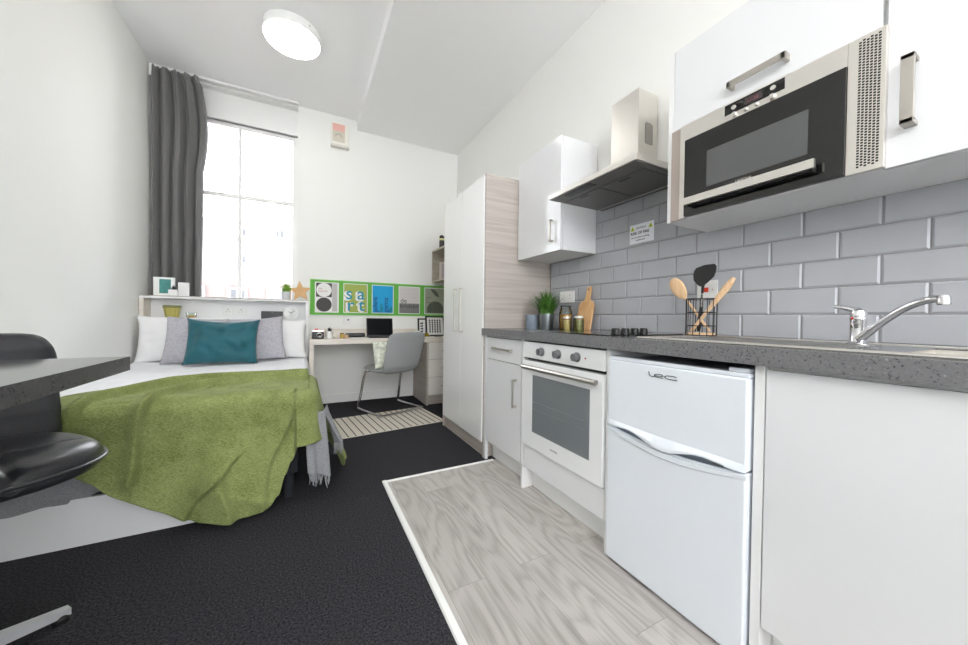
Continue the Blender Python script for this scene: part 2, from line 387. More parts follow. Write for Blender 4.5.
# ------------------------------------------------------------------ handles
def bar_handle_v(parent, x, y, z0, z1, w=.012, out=.03, name='handle', m=None):
    MB().box(x-out, x-out+.008, y-w/2, y+w/2, z0, z1, .0015).box(x-out, x, y-w/2, y+w/2, z0, z0+.012, .001).box(x-out, x, y-w/2, y+w/2, z1-.012, z1, .001).build(name, m or NICKEL, parent)
def bar_handle_h(parent, x, y0, y1, z, w=.012, out=.03, name='handle', m=None):
    MB().box(x-out, x-out+.008, y0, y1, z-w/2, z+w/2, .0015).box(x-out, x, y0, y0+.012, z-w/2, z+w/2, .001).box(x-out, x, y1-.012, y1, z-w/2, z+w/2, .001).build(name, m or NICKEL, parent)

# ------------------------------------------------------------------ wardrobe
t = thing('wardrobe', 'tall white gloss two-door wardrobe with pale wood side panel', 'wardrobe', (1.45, 2.58, 0))
MB().box(1.137, 1.80, 2.172, 2.19, 0, 2.028, .001).build('side_panel', GRAIN, t)
MB().box(1.137, 1.80, 2.975, 2.992, 0, 2.028, .001).build('side_panel', GRAIN, t)
MB().box(1.145, 1.80, 2.19, 2.975, 2.0, 2.026).box(1.16, 1.80, 2.19, 2.975, .103, 2.0).build('carcass', GRAIN, t, smooth=0)
MB().box(1.150, 1.168, 2.19, 2.975, 0, .1).build('plinth', GRAIN, t, smooth=0)
for y0, y1, hy in ((2.193, 2.580, 2.545), (2.583, 2.973, 2.66)):
    d = MB().box(1.130, 1.15, y0, y1, .105, 2.018, .0015).build('door', mat('wardrobe_white', (244, 244, 243), .16, coat=.3), t)
    bar_handle_v(d, 1.13, hy, .885, 1.238, .014, .032)

# ------------------------------------------------------------------ kitchen base units
KX = 1.137
WTOP, WBOT = .927, .878
SX0, SX1, SY0, SY1 = 1.235, 1.56, -.27, .27
b = MB()
wx0, wx1, wy0, wy1 = 1.11, 1.7025, -.6, 2.168
b.box(wx0, SX0, wy0, wy1, WBOT, WTOP, .0).box(SX1, wx1, wy0, wy1, WBOT, WTOP).box(SX0, SX1, SY1, wy1, WBOT, WTOP).box(SX0, SX1, wy0, SY0, WBOT, WTOP)
o = b.build('worktop', SPECK, at=(1.4, .8, WBOT), smooth=0)
tag(o, 'long speckled dark grey kitchen worktop along the tiled wall', 'worktop')

t = thing('base_cabinet', 'white base cabinet with drawer over door, between wardrobe and oven', 'cabinet', (1.4, 1.91, 0))
MB().box(1.157, 1.69, 1.695, 2.165, .137, .876).build('carcass', CARC, t, smooth=0)
MB().box(1.137, 1.157, 2.140, 2.168, .0, .876).build('end_filler', GLOSS, t, smooth=0)
MB().box(1.21, 1.225, 1.6985, 2.165, 0, .137).build('plinth', CARC, t, smooth=0)
d = MB().box(KX, 1.157, 1.6985, 2.137, .722, .868, .0015).build('drawer', GLOSS, t)
bar_handle_h(d, KX, 1.80, 2.02, .800, .013, .028)
d = MB().box(KX, 1.157, 1.6985, 2.137, .139, .718, .0015).build('door', GLOSS, t)
bar_handle_v(d, KX, 1.752, .46, .63, .012, .03)

t = thing('oven_housing', 'white housing unit and plinth framing the built-in oven', 'cabinet', (1.4, 1.36, 0))
MB().box(1.137, 1.69, 1.672, 1.691, 0, .876).build('side_panel', CARC, t, smooth=0)
MB().box(1.137, 1.69, 1.034, 1.051, 0, .876).build('side_panel', CARC, t, smooth=0)
MB().box(KX, 1.157, 1.053, 1.67, .139, .274, .0015).build('filler_panel', GLOSS, t)
MB().box(1.21, 1.225, 1.052, 1.67, 0, .139).build('plinth', CARC, t, smooth=0)
MB().box(1.157, 1.69, 1.053, 1.67, .139, .27).build('shelf', CARC, t, smooth=0)

t = thing('oven', 'white built-in single oven with three grey knobs and steel bar handle', 'oven', (1.4, 1.36, .274))
OW = mat('oven_white', (238, 239, 240), .12, coat=.4)
MB().box(1.16, 1.66, 1.06, 1.662, .276, .872).build('body', BLACK, t, smooth=0)
cp = MB().box(1.128, 1.16, 1.056, 1.667, .778, .868, .002).build('control_panel', OW, t)
d = MB().box(1.122, 1.16, 1.056, 1.667, .28, .763, .003).build('door', OW, t)
MB().box(1.1205, 1.123, 1.130, 1.562, .372, .688, .001).build('window', OVGLASS, d)
# faint shelf rails behind glass
MB().box(1.1198, 1.1206, 1.16, 1.56, .54, .5425).box(1.1198, 1.1206, 1.16, 1.56, .50, .5015).build('shelf_rail', mat('rail', (134, 139, 143), .4), d, smooth=0)
h = MB().tube([(1.094, 1.070, .730), (1.094, 1.622, .730)], .0125, 14).cyl((1.094, 1.090, .730), (1.124, 1.090, .730), .007).cyl((1.094, 1.60, .730), (1.124, 1.60, .730), .007)
h.build('handle', STEEL, d)
KN = mat('knob_grey', (120, 121, 123), .35, .5)
for ky in (1.508, 1.372, 1.237):
    k = MB().lathe([(.0, -.0), (.023, 0), (.023, .006), (.019, .008), (.018, .026), (.016, .028), (0, .028)], (1.128, ky-.016, .822), (-1, 0, 0), 28, cap=False).build('knob', KN, cp)
    MB().box(1.094, 1.10, ky-.019, ky-.013, .806, .838, .001).build('grip', KN, k)
MB().lathe([(0, 0), (.004, 0), (.004, .002), (0, .002)], (1.128, 1.167, .822), (-1, 0, 0), 14, cap=False).build('indicator_light', mat('red_led', (170, 25, 20), .3), cp)
text('LAMONA', .014, (1.1212, 1.405, .322), KU, KV, NICKEL, d)

# sink cabinet etc.
t = thing('sink_cabinet', 'white gloss sink base cabinet at the right, beside the fridge', 'cabinet', (1.4, .18, 0))
MB().box(1.137, 1.69, .486, .510, 0, .876, .001).build('end_panel', CARC, t)
MB().box(1.157, 1.175, -.14, .484, .139, .876).box(1.157, 1.69, -.14, -.12, .139, .876).box(1.157, 1.69, -.12, .484, .139, .155).build('carcass', CARC, t, smooth=0)
MB().box(KX, 1.157, -.12, .483, .142, .866, .0015).build('door', GLOSS, t)
MB().box(1.21, 1.225, -.3, .484, 0, .139).build('plinth', CARC, t, smooth=0)

# fridge
t = thing('fridge_freezer', 'white undercounter fridge freezer with two doors and wavy grips', 'fridge', (1.4, .775, 0))
F0, F1 = .518, 1.026
MB().box(1.165, 1.66, F0+.004, F1-.004, .02, .838, .004).build('body', GLOSSF, t)
MB().box(1.125, 1.17, F0-.0, F1, .836, .850, .004).box(1.135, 1.19, F0+.005, F0+.06, .850, .862, .003).build('top_cap', GLOSSF, t)
def wavy(a):   # z offset of the grip along the width, a from 0 (far) to 1 (near)
    return -.028*math.sin(math.pi*min(1, a/.86))**1.0*math.sin(a*math.pi*.98)-.004
n_ = 48
up = MB()
for i in range(1): pass
bez = [(F1-(F1-F0)*i/n_) for i in range(n_+1)]
# upper door: bottom edge waves
def lowdoor(i):
    a = i/n_; return .566 - .024*math.sin(a*math.pi)**1.0 - .004*a
def updoor(i):
    a = i/n_; return lowdoor(i)+.003+.0125*(.5-.5*math.cos(a*math.pi*4))*1.75
poly = [(F1, .836), (F0, .836)]+[(bez[i], updoor(i)) for i in range(n_, -1, -1)]
d = MB(); d.prism([(p[0], p[1]) for p in poly], (1.118, 0, 0), (0, 1, 0), (0, 0, 1), (.05, 0, 0))
ud = d.build('freezer_door', GLOSSF, t)
md = ud.modifiers.new('b', 'BEVEL'); md.width = .006; md.segments = 3; md.limit_method = 'ANGLE'
# grip ridge standing proud
lip = []
for i in range(n_+1):
    a = i/n_; zt = .592-.004*math.sin(a*math.pi) - .002*a; zb = updoor(i)
    pr = .016*math.sin(math.pi*max(0, min(1, a)))**.5+.002
    y = bez[i]
    lip.append([Vector((1.1185, y, zt)), Vector((1.1185-pr, y, (zt*.35+zb*.65))), Vector((1.1185-pr, y, zb+.001)), Vector((1.1185, y, zb+.001))])
MB().rings(lip).build('grip', GLOSSF, ud)
text('LAMONA', .0095, (1.1015, .60, .566), KU, KV, DKGREY, ud, name='lettering', sx=.8)
poly = [(bez[i], lowdoor(i)) for i in range(n_+1)]+[(F0, .018), (F1, .018)]
d = MB(); d.prism(poly, (1.118, 0, 0), (0, 1, 0), (0, 0, 1), (.05, 0, 0))
ld = d.build('fridge_door', GLOSSF, t)
md = ld.modifiers.new('b', 'BEVEL'); md.width = .006; md.segments = 3; md.limit_method = 'ANGLE'
lip = []
for i in range(n_+1):
    a = i/n_; zt = lowdoor(i)-.004; zb = zt-.014-.012*math.sin(a*math.pi); y = bez[i]; pr = .007*math.sin(math.pi*a)**.5+.001
    lip.append([Vector((1.1185, y, zt)), Vector((1.1185-pr, y, zt)), Vector((1.1185-pr, y, zb+.006)), Vector((1.1185, y, zb))])
MB().rings(lip).build('grip', GLOSSF, ld)
MB().box(1.13, 1.165, F0+.01, F1-.01, .52, .60).build('gasket', mat('gasket', (120, 128, 140), .6), t, smooth=0)
for fy in (F0+.05, F1-.05):
    MB().cyl((1.20, fy, 0.003), (1.20, fy, .022), .015).build('foot', BLACK, t)
# badge letters
bg = MB()
Bz = .7955
def stroke(bm_, pts, r=.0016): bm_.tube([(1.1165, p[0]-.018, p[1]) for p in pts], r, 6)
stroke(bg, [(.853, Bz+.017), (.851, Bz+.005), (.846, Bz+.001), (.832, Bz)], .0015)
stroke(bg, smoothpath([(.826, Bz+.005, 0), (.800, Bz+.006, 0), (.799, Bz+.0105, 0), (.812, Bz+.012, 0), (.828, Bz+.009, 0), (.829, Bz+.003, 0), (.818, Bz, 0), (.797, Bz, 0)], 5), .0013)
stroke(bg, smoothpath([(.748, Bz+.010, 0), (.760, Bz+.012, 0), (.782, Bz+.011, 0), (.790, Bz+.006, 0), (.780, Bz+.0005, 0), (.762, Bz, 0), (.745, Bz, 0)], 5), .0013)
bo = bg.build('lettering', mat('badge_grey', (60, 64, 72), .3, .6), ud)

# ------------------------------------------------------------------ sink, tap, hob
t = thing('kitchen_sink', 'stainless steel inset sink with drainer in the grey worktop', 'sink', (1.4, .3, WTOP))
zt = WTOP+.001
px0, px1, py0, py1 = 1.165, 1.655, -.36, .935
b = MB()
b.box(px0, SX0+.004, py0, py1, zt, zt+.0025).box(SX1-.004, px1, py0, py1, zt, zt+.0025).box(SX0, SX1, SY1-.004, py1, zt, zt+.0025).box(SX0, SX1, py0, SY0+.004, zt, zt+.0025)
SSINK = mat('sink_steel', (176, 176, 176), .22, 1.)
pl = b.build('drainer_plate', SSINK, t, smooth=0)
b = MB()
b.tube([(px0+.004, py0, zt+.003), (px0+.004, py1-.01, zt+.003), (px0+.012, py1-.003, zt+.003), (px1-.01, py1-.003, zt+.003), (px1-.004, py1-.01, zt+.003), (px1-.004, py0, zt+.003)], .0035, 8)
b.tube([(px0+.045, py0, zt+.003), (px0+.045, py1-.06, zt+.003), (px1-.12, py1-.06, zt+.003)], .003, 8)
b.build('raised_rim', STEELL, pl)
b = MB()
for k in range(7): b.tube([(1.26+k*.042, .36, zt+.0035), (1.26+k*.042, .84, zt+.0035)], .003, 8)
b.build('drainer_ridge', SSINK, pl)
b = MB()
r0 = [Vector(p) for p in ((SX0, SY0, zt+.002), (SX1, SY0, zt+.002), (SX1, SY1, zt+.002), (SX0, SY1, zt+.002))]
r1 = [Vector((p.x+(.02 if p.x < 1.4 else -.02), p.y+(.02 if p.y < 0 else -.02), WTOP-.15)) for p in r0]
vs0 = [b.bm.verts.new(p) for p in r0]; vs1 = [b.bm.verts.new(p) for p in r1]
for i in range(4): b.bm.faces.new((vs0[i], vs0[(i+1) % 4], vs1[(i+1) % 4], vs1[i]))
b.bm.faces.new(vs1)
b.build('bowl', STEELL, t, smooth=0, fixn=False)
MB().lathe([(0, 0), (.04, 0), (.04, .004), (0, .004)], (1.40, .0, WTOP-.15), seg=28, cap=False).build('drain', CHROME, t)

t = thing('mixer_tap', 'chrome mixer tap with long swivel spout behind the sink', 'tap', (1.5, .405, zt+.0025))
X, Y_, Z_ = 1.5, .405, zt+.0025
bd_ = MB().lathe([(0, 0), (.027, 0), (.027, .005), (.021, .009), (.0185, .014), (.0185, .075), (.0195, .078), (.0195, .085), (.018, .088)], (X, Y_, Z_), seg=32).build('body', CHROME, t)
MB().lathe([(.0185, .088), (.019, .096), (.0165, .106), (.008, .112), (0, .113)], (X, Y_, Z_), seg=32, cap=False).build('cap', CHROME, t)
MB().tube(smoothpath([(X, Y_-.005, Z_+.102), (X-.004, Y_+.02, Z_+.112), (X-.01, Y_+.055, Z_+.120)], 6), [.010]*4+[.008]*4+[.006]*4+[.004], 10).build('lever', CHROME, t)
MB().ball((X-.0155, Y_+.008, Z_+.082), .0045).build('temperature_dot', mat('red_dot', (190, 30, 25), .3), t)
MB().tube(smoothpath([(X-.012, Y_-.006, Z_+.018), (X-.03, Y_-.045, Z_+.060), (X-.05, Y_-.095, Z_+.105), (X-.065, Y_-.135, Z_+.127), (X-.075, Y_-.165, Z_+.133)], 6), [.0115]*6+[.010]*6+[.0095]*6+[.0095]*7, 14).build('spout', CHROME, t)
MB().lathe([(.010, 0), (.0125, -.004), (.0125, -.022), (.010, -.025), (0, -.025)], (X-.077, Y_-.170, Z_+.141), (.05, .05, 1), 20).build('aerator', CHROME, t)

t = thing('ceramic_hob', 'black glass hob with four black control knobs, set in worktop above oven', 'hob', (1.42, 1.36, WTOP))
gl = MB().box(1.17, 1.66, 1.055, 1.63, WTOP+.0005, WTOP+.006, .002).build('glass_plate', BLACKG, t)
RG = mat('hob_ring', (44, 44, 46), .2)
for (hx, hy, hr) in ((1.29, 1.48, .085), (1.53, 1.48, .07), (1.53, 1.24, .085), (1.34, 1.24, .06)):
    MB().lathe([(hr, 0), (hr+.0015, 0), (hr+.0015, .0004), (hr, .0004)], (hx, hy, WTOP+.006), seg=48, cap=False).build('cooking_zone', RG, gl)
for i in range(4):
    kx = 1.232+i*.062
    k = MB().lathe([(0, 0), (.021, 0), (.021, .005), (.018, .007), (.0175, .024), (.016, .026), (0, .026)], (kx, 1.093, WTOP+.006), seg=28, cap=False).build('knob', BLACK, t)
    MB().box(kx-.003, kx+.003, 1.076, 1.11, WTOP+.03, WTOP+.034, .001).build('pointer', BLACK, k)

# ------------------------------------------------------------------ wall units
WCX = 1.40
def wallcab(name, label, y0, y1, z0, z1, door, loc):
    t = thing(name, label, 'cabinet', loc)
    MB().box(WCX+.02, 1.6985, y0, y1, z0, z1).build('carcass', CARC, t, smooth=0); return t
t = wallcab('wall_cabinet', 'small white gloss wall cabinet between the wardrobe and the extractor hood', 1.682, 2.16, 1.431, 2.135, None, (1.55, 1.92, 1.431))
d = MB().box(WCX, WCX+.019, 1.682, 2.158, 1.429, 2.137, .0015).build('door', GLOSS, t)
bar_handle_v(d, WCX, 1.755, 1.49, 1.63, .016, .028)
MB().box(WCX+.02, 1.695, 1.680, 1.6825, 1.431, 2.135).build('end_panel', GLOSS, t, smooth=0)
t = thing('wall_cabinet', 'white gloss wall cabinet above and around the microwave', 'cabinet', (1.55, .65, 1.425))
b = MB().box(WCX, 1.6985, .950, .972, 1.421, 2.145, .001).box(WCX+.02, 1.6985, .341, .35, 1.432, 2.145).box(WCX+.02, 1.6985, .35, .95, 2.12, 2.145)
b.box(WCX+.0, 1.6985, .340, .95, 1.421, 1.432).box(WCX+.02, 1.6985, .35, .95, 1.80, 1.81).build('carcass', CARC, t, smooth=0)
d = MB().box(WCX, WCX+.019, .347, .948, 1.806, 2.145, .0015).build('flap_door', GLOSS, t)
bar_handle_h(d, WCX, .55, .725, 1.862, .022, .035)
t = thing('wall_cabinet', 'white gloss wall cabinet with vertical handle right of the microwave', 'cabinet', (1.55, .04, 1.42))
MB().box(WCX+.02, 1.6985, -.26, .340, 1.421, 2.145).build('carcass', CARC, t, smooth=0)
d = MB().box(WCX, WCX+.019, -.26, .337, 1.42, 2.145, .0015).build('door', GLOSS, t)
bar_handle_v(d, WCX, .292, 1.512, 1.688, .024, .04)

# microwave
t = thing('microwave', 'stainless steel built-in microwave with black glass door under white flap', 'microwave', (1.5, .635, 1.425))
mx = 1.378
MY0, MY1, MZ0, MZ1 = .333, .932, 1.421, 1.800
MB().box(1.40, 1.66, .36, .935, 1.434, 1.790).build('body', DKGREY, t, smooth=0)
b = MB()   # frame around door opening
b.box(mx, mx+.02, .4075, MY1-.028, 1.735, MZ1, .001).box(mx, mx+.02, MY0, .407, MZ0, MZ1, .001).box(mx, mx+.02, .882, MY1-.028, MZ0, 1.7345)
fr = b.build('frame', STEELL, t)
MB().box(mx+.012, mx+.02, MY1-.028, .9495, MZ0, MZ1).build('side_trim', mat('trim_steel', (186, 174, 166), .55, .6), t)
d = MB().box(mx-.006, mx+.018, .408, .881, 1.425, 1.733, .001).build('door', BLACKG, t)
MB().box(mx-.0068, mx-.0055, .490, .792, 1.517, 1.655, .0).build('window', WINGREY, d, smooth=0)
h = MB().box(mx-.045, mx-.03, .462, .856, 1.458, 1.486, .001).build('handle', STEELL, d)
MB().box(mx-.03, mx-.005, .47, .85, 1.452, 1.480).build('grip_recess', BLACK, h, smooth=0)
text('LAMONA', .012, (mx-.0072, .69, 1.498), KU, KV, STEELL, d)
cp = MB().box(mx-.001, mx+.001, .554, .734, 1.757, 1.794).build('control_panel', BLACKG, t, smooth=0)
dsp = MB().box(mx-.0016, mx-.0009, .615, .668, 1.764, 1.786).build('display', mat('display', (74, 64, 68), .2), cp, smooth=0)
text('12:38', .016, (mx-.0019, .662, 1.769), KU, KV, mat('display_digit', (120, 62, 62), .4), dsp)
for ky, kz, kr in ((.703, 1.775, .0075), (.585, 1.777, .0075)): MB().lathe([(0, 0), (kr, 0), (kr, .003), (kr*.7, .004), (0, .004)], (mx-.001, ky, kz), (-1, 0, 0), 20, cap=False).build('button', STEELL, cp)
for ky, kz, kr in ((.702, 1.748, .0095), (.665, 1.748, .0068), (.632, 1.748, .0068), (.587, 1.748, .0105)):
    MB().lathe([(0, 0), (kr, 0), (kr*.95, .006), (kr*.7, .008), (0, .008)], (mx, ky, kz), (-1, 0, 0), 20, cap=False).build('button', STEELL, t)
b = MB()
for c_ in range(6):
    for r_ in range(46):
        yy = .3825-c_*.0075; zz = 1.437+r_*.0077+(.0038 if c_ % 2 else 0)
        b.box(mx-.0006, mx+.0004, yy-.0026, yy+.0026, zz-.0024, zz+.0024)
b.build('vent_grille', BLACK, t, smooth=0)

# extractor hood
t = thing('extractor_hood', 'stainless steel chimney extractor hood above the hob', 'extractor hood', (1.5, 1.335, 1.694))
HX, HZ = 1.27, 1.694
b = MB().box(HX, 1.6985, 1.03, 1.635, HZ+.004, HZ+.032, .0015)
b.rings([[Vector(p) for p in ((1.36, 1.12, HZ+.032), (1.6985, 1.12, HZ+.032), (1.6985, 1.55, HZ+.032), (1.36, 1.55, HZ+.032))], [Vector(p) for p in ((1.54, 1.24, HZ+.075), (1.6985, 1.24, HZ+.075), (1.6985, 1.435, HZ+.075), (1.54, 1.435, HZ+.075))]])
cn = b.build('canopy', STEELL, t)
MB().box(HX+.008, 1.69, 1.04, 1.625, HZ, HZ+.006).build('underside', HOODUND, t, smooth=0)
for y0, y1 in ((1.07, 1.325), (1.34, 1.60)):
    f = MB().box(HX+.10, 1.62, y0, y1, HZ-.003, HZ+.002, .001).build('filter', HOODUND, t)
    MB().box(HX+.115, HX+.135, (y0+y1)/2-.03, (y0+y1)/2+.03, HZ-.005, HZ-.002).build('latch', DKGREY, f, smooth=0)
MB().box(HX+.02, HX+.062, 1.32, 1.52, HZ-.003, HZ+.002).build('control_slot', BLACK, t, smooth=0)
MB().box(1.65, 1.66, 1.05, 1.62, HZ-.004, HZ+.002).build('rear_rail', STEEL, t, smooth=0)
ch = MB().box(1.549, 1.6985, 1.247, 1.428, HZ+.032, 2.22, .001).build('chimney', STEELL, t)
b = MB()
for i in range(11):
    for sgn in (0, 1): b.box(1.60+sgn*.055, 1.606+sgn*.055, 1.2455, 1.2475, 1.945+i*.0095, 1.950+i*.0095)
b.build('vent_hole', DKGREY, ch, smooth=0)
MB().box(1.608, 1.653, 1.2460, 1.2475, 1.94, 2.055).build('vent_panel', mat('vent_steel', (170, 166, 160), .45, .8), ch, smooth=0)

# ------------------------------------------------------------------ sign and sockets on the tiles
WX_ = 1.6985
t = thing('caution_sign', 'small white caution risk of fire sign on the tiles under the hood', 'sign', (WX_, 1.333, 1.442))
MB().box(WX_-.0025, WX_, 1.254, 1.412, 1.440, 1.550, .0005).build('plate', mat('sign_white', (236, 238, 244), .4), t)
INK = mat('black_ink', (30, 30, 32), .5)
YG = mat('sign_yellow_green', (188, 204, 30), .5)
for cy in (1.392, 1.274):
    tr_ = MB().prism([(-.014, -.011), (.014, -.011), (0, .014)], (WX_-.0032, cy, 1.527), (0, 1, 0), (0, 0, 1), (.0008, 0, 0)).build('warning_triangle', YG, t, smooth=0)
    text('!', .016, (WX_-.0034, cy+.002, 1.5185), KU, KV, INK, tr_)
XT = WX_-.0028
text('CAUTION', .0145, (XT, 1.370, 1.522), KU, KV, INK, t)
text('RISK OF FIRE', .0215, (XT, 1.4045, 1.492), KU, KV, INK, t, off=.0004)
text('Do not leave cooking', .0135, (XT, 1.4005, 1.471), KU, KV, INK, t)
text('unattended', .0135, (XT, 1.370, 1.455), KU, KV, INK, t)
def plate_socket(y0, y1, z0, z1, label, kind):
    t = thing('wall_socket' if kind == 's' else 'cooker_switch', label, 'socket' if kind == 's' else 'switch', (WX_, (y0+y1)/2, z0))
    MB().box(WX_-.009, WX_, y0, y1, z0, z1, .002).build('plate', CERAM, t)
    if kind == 's':
        for k in (.27, .73):
            yc = y0+(y1-y0)*k; zc_ = z0+(z1-z0)*.42
            MB().box(WX_-.0095, WX_-.0085, yc-.002, yc+.002, zc_+.012, zc_+.020).box(WX_-.0095, WX_-.0085, yc-.012, yc-.006, zc_-.008, zc_-.005).box(WX_-.0095, WX_-.0085, yc+.006, yc+.012, zc_-.008, zc_-.005).build('pin_slot', DKGREY, t, smooth=0)
            MB().box(WX_-.012, WX_-.008, yc-.012, yc-.002, z1-.02, z1-.008, .001).build('rocker', CERAM, t)
    else:
        MB().box(WX_-.014, WX_-.008, .955, .977, z0+.032, z0+.054, .001).build('red_rocker', mat('switch_red', (206, 60, 36), .35), t)
        MB().box(WX_-.0095, WX_-.0085, .935, .938, z0+.04, z0+.046).build('neon', mat('neon', (120, 50, 50), .4), t, smooth=0)
    return t
plate_socket(1.873, 2.025, 1.118, 1.202, 'white double wall socket on the tiles behind the glass jars', 's')
plate_socket(.916, 1.008, 1.103, 1.190, 'white cooker switch with red rocker on tiles behind the utensils', 'c')

# ------------------------------------------------------------------ things on the worktop
def blades(parent, c, n, h, spread, m, w=.003, name='foliage', base_r=.03, seed=1):
    rd = random.Random(seed); b = MB()
    for i in range(n):
        a = rd.uniform(0, 6.283); r0 = rd.uniform(0, base_r); hh = h*rd.uniform(.55, 1); sp = spread*rd.uniform(.2, 1)*(.4+r0/base_r)
        p = [Vector((c[0]+r0*math.cos(a)+sp*math.cos(a)*t*t, c[1]+r0*math.sin(a)+sp*math.sin(a)*t*t, c[2]+hh*(t-.25*t*t*sp/spread))) for t in (0, .33, .66, 1)]
        q = Vector((-math.sin(a), math.cos(a), 0))*w
        ring = [(p[k]-q*(1-k/3.2), p[k]+q*(1-k/3.2)) for k in range(4)]
        v = [(b.bm.verts.new(x), b.bm.verts.new(y)) for x, y in ring]
        for k in range(3): b.bm.faces.new((v[k][0], v[k][1], v[k+1][1], v[k+1][0]))
    return b.build(name, m, parent, smooth=0, fixn=False)
SOIL = mat('soil', (50, 38, 30), .9)
c = (1.475, 2.07, WTOP)
t = thing('storage_tin', 'blue grey lidded tin beside the wardrobe on the worktop', 'tin', c)
BG_ = mat('blue_grey_enamel', (132, 144, 158), .35)
MB().lathe([(0, 0), (.044, 0), (.046, .003), (.046, .088), (.044, .09)], c, seg=36).build('body', BG_, t)
MB().lathe([(.047, .088), (.047, .097), (.043, .1), (0, .101)], c, seg=36).build('lid', BG_, t)
c = (1.51, 1.945, WTOP)
t = thing('potted_plant', 'bushy green grass plant in a galvanised metal pot on the worktop', 'plant', c)
MB().lathe([(0, 0), (.042, 0), (.044, .004), (.054, .098), (.056, .1), (.056, .106), (.05, .106), (.048, .094), (0, .092)], c, seg=40, cap=False).build('pot', mat('zinc', (150, 156, 160), .32, .9), t)
blades(t, (c[0], c[1], c[2]+.09), 560, .20, .135, GRASS, .0045, base_r=.045, seed=3)
def jar(c, r, h, label, fill, fillh, tall=False):
    t = thing('storage_jar', label, 'jar', c)
    MB().lathe([(0, .001), (r*.92, .001), (r, .006), (r, h*.72), (r*.9, h*.82), (r*.78, h*.86), (r*.78, h*.93)], c, seg=28, cap=False).build('glass_body', JARGLASS, t)
    MB().lathe([(0, .004), (r*.88, .004), (r*.94, .01), (r*.94, fillh*.97), (r*.7, fillh), (0, fillh)], c, seg=24, cap=False).build('contents', fill, t)
    if tall:
        l = MB().lathe([(0, h*.93), (r*.84, h*.93), (r*.86, h*.96), (r*.7, h*.99), (0, h)], c, seg=28, cap=False).build('lid', JARGLASS, t)
        MB().tube([(c[0]+r*.82*math.cos(a), c[1]+r*.82*math.sin(a), c[2]+h*.90) for a in [i*math.pi/12 for i in range(24)]], .0015, 6, close=True).tube([(c[0]-r*.82, c[1], c[2]+h*.9), (c[0]-r*1.2, c[1], c[2]+h*.86), (c[0]-r*1.15, c[1], c[2]+h*.72)], .0015, 6).build('wire_clip', CHROME, t)
    else:
        MB().lathe([(r*.80, h*.86), (r*.84, h*.86), (r*.84, h*.98), (r*.8, h), (0, h)], c, seg=28).build('lid', mat('jar_lid', (226, 226, 222), .3, .6), t)
PASTA = mat('pasta', (214, 160, 70), .6, bump=(90, 1.), var=(60, .25)); GRAINM = mat('couscous', (206, 182, 118), .8, bump=(200, .5), var=(150, .15)); HERB = mat('dried_peas', (150, 146, 92), .8, bump=(150, .8), var=(90, .25))
jar((1.585, 1.835, WTOP), .043, .165, 'tall clip-top glass jar of orange pasta behind two small jars', PASTA, .105, True)
jar((1.49, 1.715, WTOP), .026, .088, 'small glass jar of yellow grain, nearer the potted grass', GRAINM, .068)
jar((1.555, 1.675, WTOP), .033, .092, 'small glass jar of green dried peas beside the chopping board', HERB, .066)
# chopping board, leaning
t = thing('chopping_board', 'beech paddle chopping board leaning on the grey tiles', 'chopping board', (1.62, 1.71, WTOP))
poly = [(-.062, 0), (.062, 0), (.066, .004), (.066, .170), (.05, .192), (.026, .202), (.019, .22), (.018, .282), (.010, .296), (-.010, .296), (-.018, .282), (-.019, .22), (-.026, .202), (-.05, .192), (-.066, .170), (-.066, .004)]
b = MB().prism(poly, (0, 0, 0), (0, 1, 0), (0, 0, 1), (.014, 0, 0))
b.xf(Matrix.Translation((1.618, 1.712, WTOP+.001)) @ Matrix.Rotation(R(11.5), 4, 'Y'))
bo = b.build('board', BEECH, t); md = bo.modifiers.new('b', 'BEVEL'); md.width = .003; md.segments = 2; md.limit_method = 'ANGLE'
b = MB().lathe([(0, 0), (.005, 0), (.005, .001), (0, .001)], (0, 0, 0), (-1, 0, 0), 16, cap=False); b.xf(Matrix.Translation((1.618, 1.712, WTOP+.001)) @ Matrix.Rotation(R(11.5), 4, 'Y') @ Matrix.Translation((0, 0, .275)))
b.build('hanging_hole', DKGREY, bo)

# utensil holder
HC = Vector((1.585, .925, zt+.004))
t = thing('utensil_holder', 'black wire utensil holder on the worktop before the cooker switch', 'utensil holder', HC)
WIRE = mat('black_wire', (26, 25, 26), .4)
b = MB(); rx, ry, hh = .06, .06, .165
for z in (.003, .045, .105, hh):
    b.tube([(HC.x+rx*math.cos(a*math.pi/18), HC.y+ry*math.sin(a*math.pi/18), HC.z+z) for a in range(36)], .0022, 6, close=True)
fr = b.build('ring', WIRE, t)
b = MB()
for k in range(14):
    a = k*2*math.pi/14; b.tube([(HC.x+rx*math.cos(a), HC.y+ry*math.sin(a), HC.z+.002), (HC.x+rx*math.cos(a), HC.y+ry*math.sin(a), HC.z+hh)], .0018, 6)
b.build('upright', WIRE, t)
MB().lathe([(0, .001), (.055, .001), (.055, .014), (0, .014)], HC, seg=28, cap=False).build('base_disc', SPOONW, t)
t_ = MB()
def spoonpts(p0, p1): return Vector(p0), Vector(p1)
